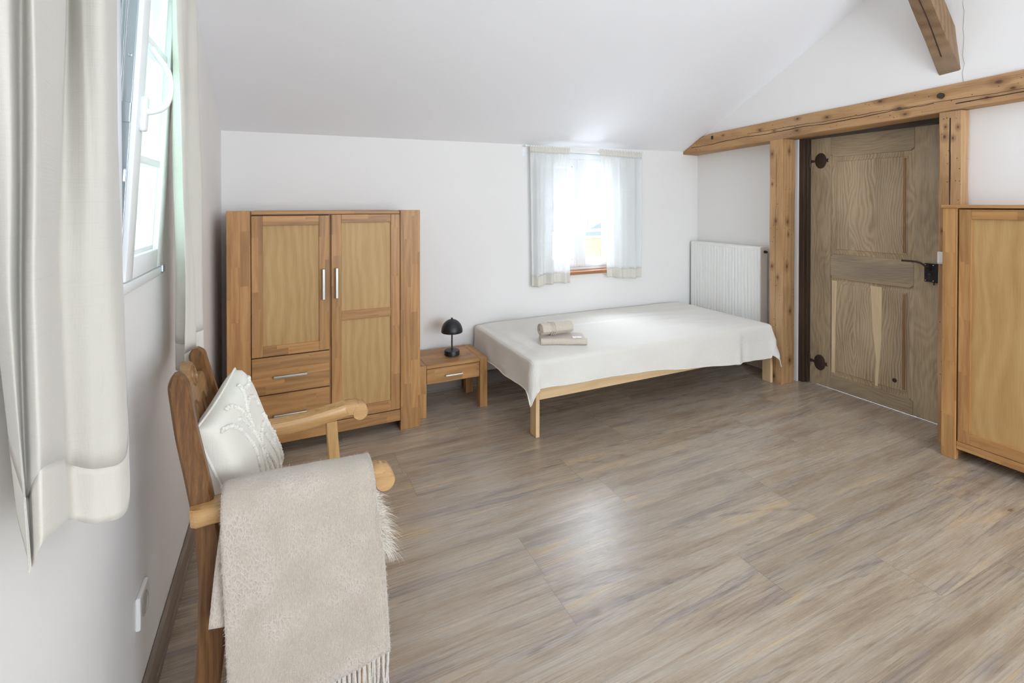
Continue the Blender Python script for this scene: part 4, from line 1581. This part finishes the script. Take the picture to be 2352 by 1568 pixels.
def folded_towel():
    # a three-layer folded bath towel: one folded (rounded) long side, soft layers on the right end
    root = thing('bath_towel', 'folded beige bath towel lying on the bedspread', 'towel', (2.03, -0.735, 0.489))
    mm = MB()
    cx, cy = 2.03, -0.735
    ang = math.radians(-24)
    R2 = Matrix.Translation((cx, cy, 0)) @ Matrix.Rotation(ang, 4, 'Z')
    LL, WW = 0.150, 0.090

    def layer(z0, z1, dl, dw, seed):
        secs = []
        N = 26
        for i in range(N + 1):
            a = -1 + 2 * i / N
            xx = a * (LL + dl)
            hw = WW + dw
            edge = (1 - abs(a) ** 8) ** 0.5
            sag = 0.004 * noise.noise(Vector((a * 2, seed, 0))) - 0.006 * abs(a) ** 3 * (1 if z0 > 0.5 else 0)
            h = (z1 - z0) / 2 * max(0.25, edge)
            ring = []
            for k in range(20):
                th = 2 * PI * k / 20
                cs, sn = math.cos(th), math.sin(th)
                px = xx
                py = hw * (abs(cs) ** 0.35) * (1 if cs > 0 else -1) * (0.97 + 0.03 * edge)
                pz = (z0 + z1) / 2 + h * (abs(sn) ** 0.7) * (1 if sn > 0 else -1) + sag + 0.002 * noise.noise(Vector((px * 20, py * 20, seed)))
                ring.append(R2 @ Vector((px, py, pz)))
            secs.append(ring)
        mm.loft(secs)
    layer(0.491, 0.506, 0.000, 0.000, 1)
    layer(0.504, 0.519, -0.002, -0.003, 2)
    layer(0.517, 0.532, -0.004, -0.004, 3)
    # rounded fold on the front side joining the layers
    secs = []
    for i in range(27):
        a = -1 + 2 * i / 26
        ring = []
        for k in range(14):
            th = 2 * PI * k / 14
            ring.append(R2 @ Vector((a * LL, -WW + 0.010 + 0.017 * math.cos(th), 0.5115 + 0.0205 * math.sin(th) + 0.002 * noise.noise(Vector((a * 3, 0, 9))))))
        secs.append(ring)
    mm.loft(secs)
    o = mm.build('cloth', M['towel'], root, smooth=70)
    lb = MB()
    lb.box(0.055, 0.115, -0.088, -0.052, 0.5345, 0.536, 0.0, R2)
    l_ = lb.build('care_label', M['label'], root)
    ik = MB()
    ik.box(0.080, 0.086, -0.078, -0.072, 0.5362, 0.5366, 0.0, R2)
    ik.build('print', M['ink'], l_)
    return root


folded_towel()


def rolled_towel():
    root = thing('hand_towel', 'rolled beige hand towel lying on the folded towel', 'towel', (1.99, -0.71, 0.535))
    ang = math.radians(-4)
    R2 = Matrix.Translation((1.99, -0.712, 0.576)) @ Matrix.Rotation(ang, 4, 'Z')
    mm = MB()
    L2 = 0.115
    N = 150
    turns = 3.4
    prof = []
    for k in range(N + 1):
        f = k / N
        th = f * turns * 2 * PI
        r = 0.008 + 0.0335 * f
        prof.append((r * math.cos(th + 0.9), r * math.sin(th + 0.9)))
    b_ = bmesh.new()
    nl_ = 24
    V_ = []
    for i in range(nl_ + 1):
        a = -1 + 2 * i / nl_
        row = []
        for j, (py, pz) in enumerate(prof):
            sc_ = 1.0 - 0.05 * abs(a) ** 6 + 0.02 * noise.noise(Vector((a * 2, j / 20, 4)))
            if abs(a + 0.18) < 0.16:
                sc_ *= 0.975
            row.append(b_.verts.new(R2 @ Vector((a * L2 + 0.004 * math.sin(j / N * 4) * a, py * sc_ * 1.04, pz * sc_ * 0.96))))
        V_.append(row)
    for i in range(nl_):
        for j in range(N):
            b_.faces.new((V_[i][j], V_[i + 1][j], V_[i + 1][j + 1], V_[i][j + 1]))
    mm._merge(b_)
    mm.build('cloth', M['towel'], root, smooth=180, solid=0.0075, off=0.0)
    bd_ = MB()
    secs = []
    for i in range(5):
        a = -0.028 - 0.012 * 1 + 0.010 * i
        secs.append([R2 @ Vector((a, 0.0462 * math.cos(2 * PI * k / 40) * 1.0, 0.0438 * math.sin(2 * PI * k / 40))) for k in range(40)])
    for k_ in range(3):
        a = -0.045 + 0.014 * k_
        ring = [[R2 @ Vector((a + da, (0.0468 + dr_) * math.cos(2 * PI * k / 40), (0.0440 + dr_) * math.sin(2 * PI * k / 40))) for k in range(40)] for da, dr_ in ((-0.004, -0.001), (-0.002, 0.0005), (0.002, 0.0005), (0.004, -0.001))]
        bd_.loft(ring, cap=False)
    bd_.build('band', M['towelband'], root, smooth=60)
    return root


rolled_towel()

# ------------------------------------------------------------------ armchair
ch = thing('armchair', 'oak armchair with carved back facing into the room', 'chair', (0.38, -1.91, 0.0))


def post_chair(name, cl, wx, wy_, mat, topround=True):
    """post lofted along a centre line of (x, y, z); rectangular with chamfers, width wx in x and wy_ in y"""
    P_ = catmull(cl, 8)
    secs = []
    n = len(P_)
    for i, p in enumerate(P_):
        t = (P_[min(i + 1, n - 1)] - P_[max(i - 1, 0)]).normalized()
        u_ = Vector((0, 1, 0)).cross(t).normalized()
        f = i / (n - 1)
        k = 1.0
        if topround and f < 0.06:
            k = math.sqrt(max(0.10, 1 - ((0.06 - f) / 0.06) ** 2))
        wxx = wx(p.z) if callable(wx) else wx
        secs.append(chamf(p, u_, (0, 1, 0), wxx / 2 * k, wy_ / 2 * (0.7 + 0.3 * k), min(0.006, wxx / 2 * k * 0.5)))
    mm = MB()
    mm.loft(secs)
    return mm.build(name, mat, ch, smooth=40)


def wleg(z):
    return interp([(0, 0.040), (0.3, 0.056), (0.45, 0.062), (0.62, 0.050), (0.80, 0.048), (0.95, 0.043), (1.0, 0.040)], z)


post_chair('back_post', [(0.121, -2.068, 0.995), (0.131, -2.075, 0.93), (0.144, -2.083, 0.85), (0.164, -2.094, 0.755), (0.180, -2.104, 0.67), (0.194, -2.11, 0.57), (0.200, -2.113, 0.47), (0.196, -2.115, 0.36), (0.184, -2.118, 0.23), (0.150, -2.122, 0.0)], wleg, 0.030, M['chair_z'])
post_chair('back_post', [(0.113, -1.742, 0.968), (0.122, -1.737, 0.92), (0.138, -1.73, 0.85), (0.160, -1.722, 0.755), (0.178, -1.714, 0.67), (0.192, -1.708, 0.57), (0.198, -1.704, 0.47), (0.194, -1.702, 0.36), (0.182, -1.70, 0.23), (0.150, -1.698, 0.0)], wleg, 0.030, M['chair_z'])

# crest rail: a shaped board with a carved oval, between the posts, leaning back
# coordinates (q along y 0..1, h height) -> world
def back_pt(q, z, dx=0.0):
    y = -2.055 + (-1.752 + 2.055) * q
    x = interp([(0.40, 0.198), (0.57, 0.193), (0.67, 0.179), (0.755, 0.162), (0.85, 0.141), (0.93, 0.127), (1.02, 0.112)], z)
    z2 = z + 0.012 - 0.055 * q
    return Vector((x + dx, y, z2))


top = [(0.0, 0.935), (0.05, 0.955), (0.10, 0.962), (0.16, 0.962), (0.21, 0.955), (0.25, 0.960), (0.33, 0.984), (0.42, 0.993), (0.51, 0.986), (0.59, 0.965), (0.66, 0.946), (0.72, 0.940), (0.79, 0.946), (0.88, 0.946), (0.95, 0.938), (1.0, 0.925)]
bot = [(1.0, 0.878), (0.92, 0.870), (0.84, 0.868), (0.80, 0.882), (0.74, 0.892), (0.66, 0.890), (0.60, 0.878), (0.5, 0.874), (0.40, 0.878), (0.34, 0.890), (0.26, 0.892), (0.20, 0.882), (0.16, 0.868), (0.08, 0.870), (0.0, 0.878)]
b = bmesh.new()
loop = top + bot
fr_ = [b.verts.new(back_pt(q, z, 0.011)) for q, z in loop]
bk_ = [b.verts.new(back_pt(q, z, -0.011)) for q, z in loop]
n = len(loop)
b.faces.new(fr_[::-1])
b.faces.new(bk_)
for k in range(n):
    b.faces.new((fr_[k], bk_[k], bk_[(k + 1) % n], fr_[(k + 1) % n]))
bmesh.ops.recalc_face_normals(b, faces=b.faces[:])
ed = [e for e in b.edges if len(e.link_faces) == 2 and (len(e.link_faces[0].verts) > 4) != (len(e.link_faces[1].verts) > 4)]
bmesh.ops.bevel(b, geom=ed, offset=0.003, segments=2, affect='EDGES', profile=0.5)
bmesh.ops.triangulate(b, faces=[f for f in b.faces if len(f.verts) > 4])
m = MB()
m._merge(b)
crest = m.build('crest_rail', M['chairmid_y'], ch, smooth=35)
m = MB()
for rr_ in (1.0, 0.62):
    pts = []
    for k in range(33):
        a = 2 * PI * k / 32
        pts.append(back_pt(0.44 + 0.10 * rr_ * math.cos(a), 0.952 + 0.026 * rr_ * math.sin(a), 0.0115))
    m.tube(pts, 0.0032 if rr_ == 1 else 0.0022, 6)
m.build('carved_oval', M['chairmid_y'], crest, smooth=60)
for q in (0.27, 0.5, 0.73):
    mm = MB()
    secs = []
    for i in range(13):
        z = 0.90 - (0.90 - 0.46) * i / 12
        c = back_pt(q, z)
        secs.append(chamf(c, (1, 0, 0), (0, 1, 0), 0.008, 0.016 if q != 0.5 else 0.03, 0.003))
    mm.loft(secs)
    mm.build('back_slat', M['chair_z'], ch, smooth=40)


def arm(y_back, y_front, zs, ch_lab):
    """flat arm, bent, with a rolled-down scroll at the front; profile lofted along x"""
    P_ = catmull([(0.156, y_back, zs[0]), (0.22, y_back, zs[1]), (0.32, y_back + (y_front - y_back) * 0.35, zs[2]), (0.42, y_back + (y_front - y_back) * 0.6, zs[3]), (0.50, y_back + (y_front - y_back) * 0.8, zs[4]), (0.56, y_front, zs[5]), (0.595, y_front, zs[6])], 6)
    secs = []
    n_ = len(P_)
    for i, p in enumerate(P_):
        f = i / (n_ - 1)
        hw = 0.030 + 0.002 * f
        if f < 0.08:
            hw *= 0.62 + 0.38 * math.sqrt(1 - ((0.08 - f) / 0.08) ** 2)
        hh = 0.021
        t = (P_[min(i + 1, n_ - 1)] - P_[max(i - 1, 0)]).normalized()
        v_ = t.cross(Vector((0, 1, 0))) * -1
        v_.normalize()
        if v_.z < 0:
            v_ = -v_
        secs.append(chamf(p, (0, 1, 0), v_, hw, hh, 0.006))
    mm = MB()
    mm.loft(secs)
    # scroll
    xs, zsn = P_[-1].x, P_[-1].z - 0.006
    mm.lathe((xs, y_front - 0.0325, zsn), [(0.0235, 0.0), (0.0265, 0.003), (0.0265, 0.062), (0.0235, 0.065)], 28, 'y')
    o = mm.build('armrest', M['armoak_x'], ch, smooth=45)
    return o


arm(-2.118, -2.140, (0.670, 0.674, 0.671, 0.668, 0.674, 0.684, 0.676), 'near')
arm(-1.700, -1.690, (0.672, 0.672, 0.664, 0.668, 0.678, 0.686, 0.678), 'far')
for yy in (-2.125, -1.693):
    mm = MB()
    secs = []
    for i in range(9):
        f = i / 8
        z = 0.655 - f * 0.655
        x = 0.500 + 0.045 * f - 0.02 * max(0, f - 0.4)
        secs.append(chamf((x + 0.02 * smoothstep(0.3, 0.4, f), yy, z), (1, 0, 0), (0, 1, 0), 0.0185 + 0.004 * smoothstep(0.3, 0.4, f) - 0.006 * smoothstep(0.5, 1, f), 0.019, 0.004))
    mm.loft(secs)
    mm.build('front_leg', M['armoak_z'], ch, smooth=40)
m = MB()
m.prism([(0.185, -2.105), (0.575, -2.125), (0.602, -2.10), (0.612, -1.91), (0.602, -1.72), (0.575, -1.695), (0.185, -1.712)], 'z', 0.405, 0.432, 0.006)
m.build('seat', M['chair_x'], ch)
m = MB()
m.box(0.20, 0.555, -2.112, -2.094, 0.345, 0.405, 0.003)
m.box(0.20, 0.555, -1.724, -1.706, 0.345, 0.405, 0.003)
m.box(0.545, 0.565, -2.105, -1.712, 0.345, 0.405, 0.003)
m.box(0.19, 0.208, -2.10, -1.715, 0.345, 0.405, 0.003)
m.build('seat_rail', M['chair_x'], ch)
m = MB()
m.box(0.19, 0.55, -2.118, -2.10, 0.15, 0.18, 0.003)
m.box(0.19, 0.55, -1.718, -1.70, 0.15, 0.18, 0.003)
m.box(0.36, 0.385, -2.105, -1.713, 0.153, 0.177, 0.003)
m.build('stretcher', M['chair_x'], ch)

# ---- sheepskin on the seat
sk = thing('sheepskin', 'cream sheepskin with long hair lying on the chair seat', 'sheepskin', (0.42, -1.91, 0.433))
m = MB()


def skin(u, v):
    x = 0.215 + 0.40 * u
    y = -2.075 + 0.33 * v
    z = 0.437 + 0.018 * math.sin(PI * min(max(v, 0.03), 0.97)) * 1.0
    if x > 0.59:
        z -= (x - 0.59) * 0.9
    z += 0.006 * noise.noise(Vector((x * 18, y * 18, 0)))
    return (x, y, z)


m.grid(skin, 30, 24)
hide = m.build('hide', M['fur'], sk, smooth=180, solid=0.004)
b = bmesh.new()
rnd = random.Random(4)
for k in range(5200):
    u, v = rnd.random(), rnd.random()
    if k % 2 == 0:
        u = 0.80 + 0.2 * rnd.random()
    p = Vector(skin(u, v))
    out_ = Vector((u - 0.35, (v - 0.5) * 1.1, 0.35 + 0.3 * rnd.random()))
    out_.normalize()
    out_ += Vector((rnd.uniform(-.35, .35), rnd.uniform(-.35, .35), rnd.uniform(-.2, .3)))
    L_ = rnd.uniform(0.035, 0.065)
    side = out_.cross(Vector((rnd.uniform(-1, 1), rnd.uniform(-1, 1), 0.3))).normalized()
    w0 = 0.0011
    q = []
    for i in range(4):
        f = i / 3
        c = p + out_ * L_ * f + Vector((0, 0, -0.055 * f * f))
        q.append((b.verts.new(c - side * w0 * (1 - f * 0.9)), b.verts.new(c + side * w0 * (1 - f * 0.9))))
    for i in range(3):
        b.faces.new((q[i][0], q[i][1], q[i + 1][1], q[i + 1][0]))
m = MB()
m._merge(b)
m.build('wool_hair', M['fur'], sk)

# ---- cushion
cu = thing('cushion', 'cream cushion with tufted branch pattern leaning on the chair back', 'cushion', (0.25, -1.9, 0.52))
Lc = Vector((0.152, -2.045, 0.838))
Tc = Vector((0.214, -1.735, 0.888))
Bc = Vector((0.262, -2.025, 0.505))
wv_ = (Tc - Lc)
hv_ = (Lc - Bc)
nrm = wv_.cross(hv_).normalized()
if nrm.x < 0:
    nrm = -nrm
cen = Bc + wv_ * 0.5 + hv_ * 0.5
TH = 0.052


def pil(a, c_, side):
    """a, c_ in -1..1 over the face; pinched corners"""
    pin = 1 - 0.06 * (abs(a) ** 3) * (1 - abs(c_)) ** 0.5 * 0 - 0.05 * (1 - abs(c_) ** 2) * abs(a) ** 4
    pin2 = 1 - 0.05 * (1 - abs(a) ** 2) * abs(c_) ** 4
    th = TH * ((1 - abs(a) ** 6.0) * (1 - abs(c_) ** 6.0)) ** 0.36
    th += 0.003 * noise.noise(Vector((a * 2.5, c_ * 2.5, side))) * (1 - a * a) * (1 - c_ * c_)
    if side < 0:
        th *= 0.75
    return cen + wv_ * 0.5 * a * pin + hv_ * 0.5 * c_ * pin2 + nrm * th * side


b = bmesh.new()
N = 40
grid_f = [[b.verts.new(pil(-1 + 2 * i / N, -1 + 2 * j / N, 1)) for j in range(N + 1)] for i in range(N + 1)]
grid_b = [[(grid_f[i][j] if i in (0, N) or j in (0, N) else b.verts.new(pil(-1 + 2 * i / N, -1 + 2 * j / N, -1))) for j in range(N + 1)] for i in range(N + 1)]
for i in range(N):
    for j in range(N):
        b.faces.new((grid_f[i][j], grid_f[i + 1][j], grid_f[i + 1][j + 1], grid_f[i][j + 1]))
        b.faces.new((grid_b[i][j], grid_b[i][j + 1], grid_b[i + 1][j + 1], grid_b[i + 1][j]))
m = MB()
m._merge(b)
m.build('cover', M['cush'], cu, smooth=180)
m = MB()
bp = [pil(-1 + 2 * k / 30, 1, 1) for k in range(31)] + [pil(1, 1 - 2 * k / 30, 1) for k in range(1, 31)] + [pil(1 - 2 * k / 30, -1, 1) for k in range(1, 31)] + [pil(-1, -1 + 2 * k / 30, 1) for k in range(1, 30)]
m.tube(bp + [bp[0]], 0.0035, 6)
m.build('piping', M['cush'], cu, smooth=90)


def branch(pts, r=0.006):
    P_ = catmull([(a, c_, 0) for a, c_ in pts], 14)
    W_ = []
    R_ = []
    for i, p in enumerate(P_):
        a = max(-0.97, min(0.97, p.x))
        c_ = max(-0.97, min(0.97, p.y))
        q = pil(a, c_, 1) + nrm * 0.002
        q += (wv_.normalized() * math.sin(i * 2.1) + hv_.normalized() * math.cos(i * 1.7)) * 0.0010
        W_.append(q)
        R_.append(r * (0.82 + 0.30 * (i % 2) + 0.12 * math.sin(i * 5.3)))
    return W_, R_


m = MB()
brs = [
    [(-0.30, -0.95), (-0.15, -0.55), (0.02, -0.10), (0.02, 0.30), (0.10, 0.60), (0.30, 0.85), (0.38, 0.95)],
    [(-0.52, -0.95), (-0.42, -0.60), (-0.30, -0.25), (-0.22, 0.12), (-0.40, 0.50), (-0.62, 0.72), (-0.85, 0.80)],
    [(-0.46, -0.52), (-0.62, -0.38), (-0.80, -0.15)],
    [(0.02, 0.12), (-0.10, 0.42), (-0.32, 0.66)],
    [(0.02, 0.30), (-0.05, 0.58), (-0.22, 0.86), (-0.40, 0.93)],
    [(0.06, -0.10), (0.28, 0.05), (0.48, 0.10)],
    [(0.10, 0.60), (0.34, 0.66), (0.52, 0.55), (0.55, 0.40)],
    [(0.02, -0.95), (0.06, -0.55), (0.08, -0.18)],
    [(0.28, -0.95), (0.25, -0.55), (0.14, -0.15)],
    [(0.52, -0.95), (0.50, -0.50), (0.36, -0.05)],
    [(0.80, -0.95), (0.78, -0.50), (0.66, -0.10), (0.62, 0.2)],
    [(0.50, -0.45), (0.70, -0.30), (0.86, -0.32)],
    [(0.34, 0.85), (0.58, 0.80), (0.80, 0.86)],
]
for q in brs:
    W_, R_ = branch(q, 0.0058)
    m.tube(W_, R_, 7)
m.build('tufting', M['tuft'], cu, smooth=50)

# ---- wool throw over the near arm
th_ = thing('throw_blanket', 'beige wool throw with fringe hanging over the near chair arm', 'blanket', (0.41, -2.15, 0.2))
PROF = catmull([(-2.045, 0.500), (-2.052, 0.60), (-2.068, 0.668), (-2.095, 0.708), (-2.135, 0.722), (-2.170, 0.712), (-2.192, 0.672), (-2.200, 0.58), (-2.204, 0.47), (-2.206, 0.36), (-2.206, 0.27)] and
               [Vector((0, a, b_)) for a, b_ in ((-2.045, 0.500), (-2.052, 0.60), (-2.066, 0.672), (-2.092, 0.714), (-2.132, 0.727), (-2.170, 0.716), (-2.191, 0.672), (-2.200, 0.58), (-2.204, 0.47), (-2.206, 0.36), (-2.206, 0.270))], 8)
# arc-length resample
cum = [0.0]
for p, q in zip(PROF, PROF[1:]):
    cum.append(cum[-1] + (q - p).length)


def prof_at(s):
    s *= cum[-1]
    for i in range(len(PROF) - 1):
        if s <= cum[i + 1]:
            return PROF[i].lerp(PROF[i + 1], (s - cum[i]) / max(1e-9, cum[i + 1] - cum[i]))
    return PROF[-1].copy()


def throw(u, v):
    p = prof_at(v)
    x0 = interp([(0, 0.235), (0.35, 0.222), (0.5, 0.224), (0.75, 0.234), (1, 0.246)], v)
    x1 = interp([(0, 0.56), (0.35, 0.562), (0.5, 0.568), (0.7, 0.585), (1, 0.597)], v)
    x = x0 + (x1 - x0) * u
    drop = smoothstep(0.5, 1.0, v)
    z = p.z - 0.085 * drop * (1 - u) + 0.004 * math.sin(u * 5) * (1 - drop)
    y = p.y - 0.012 * u * smoothstep(0.3, 0.5, v)
    n1 = noise.noise(Vector((x * 7, z * 5, 1.0)))
    y += -0.010 * n1 * drop - 0.006 * math.sin(u * PI * 2.2 + 0.6) * drop
    # slight dent under the arm front
    y += 0.008 * math.exp(-((u - 0.72) / 0.14) ** 2 - ((v - 0.62) / 0.06) ** 2)
    if 0.3 < v < 0.55:
        z += 0.004 * noise.noise(Vector((x * 12, v * 8, 3)))
    return (x, y, z)


m = MB()
m.grid(throw, 60, 90)
m.build('cloth', M['wool'], th_, smooth=180, solid=0.011, off=0.0)
b = bmesh.new()
rnd = random.Random(21)
for k in range(9000):
    u, v = rnd.random(), rnd.uniform(0.2, 1.0)
    if k % 5 == 0:
        u = rnd.choice((rnd.uniform(0, 0.02), rnd.uniform(0.98, 1)))
    p = Vector(throw(u, v))
    du = (Vector(throw(min(u + 0.01, 1), v)) - Vector(throw(max(u - 0.01, 0), v)))
    dv_ = (Vector(throw(u, min(v + 0.01, 1))) - Vector(throw(u, max(v - 0.01, 0))))
    nn = du.cross(dv_).normalized()
    if nn.z < 0 and v < 0.45 or (nn.y > 0 and v >= 0.45):
        nn = -nn
    p += nn * 0.0052
    d_r = (nn * rnd.uniform(0.2, 0.8) + du.normalized() * rnd.uniform(-1, 1) + dv_.normalized() * rnd.uniform(-0.3, 1)).normalized()
    L_ = rnd.uniform(0.004, 0.010)
    sd = d_r.cross(nn + Vector((0.1, 0.2, 0.3))).normalized() * 0.00022
    q0 = p
    q1 = p + d_r * L_ * 0.6
    q2 = p + d_r * L_ - nn * L_ * 0.2
    a0, a1 = b.verts.new(q0 - sd), b.verts.new(q0 + sd)
    b0, b1 = b.verts.new(q1 - sd), b.verts.new(q1 + sd)
    c0 = b.verts.new(q2)
    b.faces.new((a0, a1, b1, b0))
    b.faces.new((b0, b1, c0))
m = MB()
m._merge(b)
m.build('fuzz', M['tassel'], th_)
m = MB()


def under(u, v):
    x = interp([(0, 0.224), (0.5, 0.210), (1, 0.199)], v) + 0.16 * u
    y = -2.166 - 0.020 * smoothstep(0, 1, v) + 0.004 * math.sin(v * 4)
    z = 0.690 + (0.448 - 0.03 * u - 0.690) * v
    return (x, y, z)


m.grid(under, 20, 30)
m.build('under_layer', M['wool'], th_, smooth=180, solid=0.012, off=0.0)
m = MB()
rnd = random.Random(12)
for k in range(30):
    u = (k + 0.5) / 30
    p = Vector(throw(u, 1.0))
    for s_ in range(2):
        L_ = rnd.uniform(0.075, 0.105)
        dx = rnd.uniform(-0.006, 0.006)
        dy = rnd.uniform(-0.006, 0.006)
        pts = [p + Vector((0.002 * (s_ - 0.5), 0, 0.012)), p + Vector((dx * 0.4 + 0.003 * (s_ - .5), dy * 0.5, -L_ * 0.35)), p + Vector((dx + 0.004 * (s_ - .5), dy, -L_ * 0.7)), p + Vector((dx * 1.4, dy * 1.3, -L_))]
        Q_ = catmull(pts, 4)
        m.tube(Q_, [0.0042 - 0.0012 * i / len(Q_) + 0.0005 * math.sin(i * 2.2) for i in range(len(Q_))], 6)
m.build('fringe', M['tassel'], th_, smooth=70)

# ------------------------------------------------------------------ small bit of lint on the floor
m = MB()
m.lathe((1.02, -2.36, 0.0), [(0.004, 0.0), (0.006, 0.003), (0.003, 0.006), (0.001, 0.007)], 7)
tag(m.build('crumb', M['rust']), 'tiny dark crumb on the floor in the foreground', 'crumb')

# ------------------------------------------------------------------ outside
m = MB()
m.box(-30, 30, 0.5, 60, -2.62, -2.5)
struct(m.build('ground', M['ground']))
hs_ = thing('outbuilding', 'pale house with slate roof and wooden gate outside the back window', 'building', (8.2, 7.0, -2.5))
m = MB()
m.box(6.3, 12.0, 7.0, 11.0, -2.5, 0.62)
m.build('wall', M['render_w'], hs_)
m = MB()
m.prism([(7.2, 0.62), (8.1, 1.02), (12.4, 1.02), (12.4, 0.60), (7.2, 0.58)], 'y', 6.8, 11.2)
m.build('roof', M['roof'], hs_)
m = MB()
m.box(7.34, 8.6, 6.94, 7.0, -2.4, 0.50, 0.01)
gt = m.build('gate', M['gate'], hs_)
m = MB()
for zz in (-2.2, -1.5, -0.85, -0.25):
    for xx in (7.40, 7.98):
        m.box(xx, xx + 0.5, 6.925, 6.945, zz, zz + 0.52, 0.008)
        secs = [[(xx + 0.08, 6.928, zz + 0.08), (xx + 0.42, 6.928, zz + 0.08), (xx + 0.42, 6.928, zz + 0.44), (xx + 0.08, 6.928, zz + 0.44)],
                [(xx + 0.24, 6.89, zz + 0.25), (xx + 0.26, 6.89, zz + 0.25), (xx + 0.26, 6.89, zz + 0.27), (xx + 0.24, 6.89, zz + 0.27)]]
        m.loft(secs)
m.build('gate_panel', M['gate'], gt)

# tall clipped hedge added close to the left window to cut its skylight
hd = thing('hedge', 'tall green hedge added outside the left window to block skylight', 'hedge', (-2.6, -1.5, -2.5))
b = bmesh.new()
rnd = random.Random(31)
for k in range(12000):
    p = Vector((-2.3 + rnd.uniform(-0.5, 0.25), rnd.uniform(-6.0, 3.5), rnd.uniform(-2.5, 5.6)))
    n_ = Vector((rnd.uniform(-1, 1), rnd.uniform(-1, 1), rnd.uniform(-1, 1))).normalized()
    u_ = n_.orthogonal().normalized() * rnd.uniform(0.05, 0.10)
    v_ = n_.cross(u_).normalized() * rnd.uniform(0.05, 0.09)
    b.faces.new([b.verts.new(p + q) for q in (u_, v_, -u_, -v_)])
m = MB()
m._merge(b)
m.build('leaves', plain('hedge_leaf', (84, 112, 78), 0.7), hd)['kind'] = 'stuff'
m = MB()
for k in range(24):
    yy = -5.8 + k * 0.4
    m.tube([(-2.5, yy, -2.5), (-2.5 + 0.05 * math.sin(k), yy + 0.04, 5.4)], [0.03, 0.012], 6)
m.build('stems', M['dark'], hd)
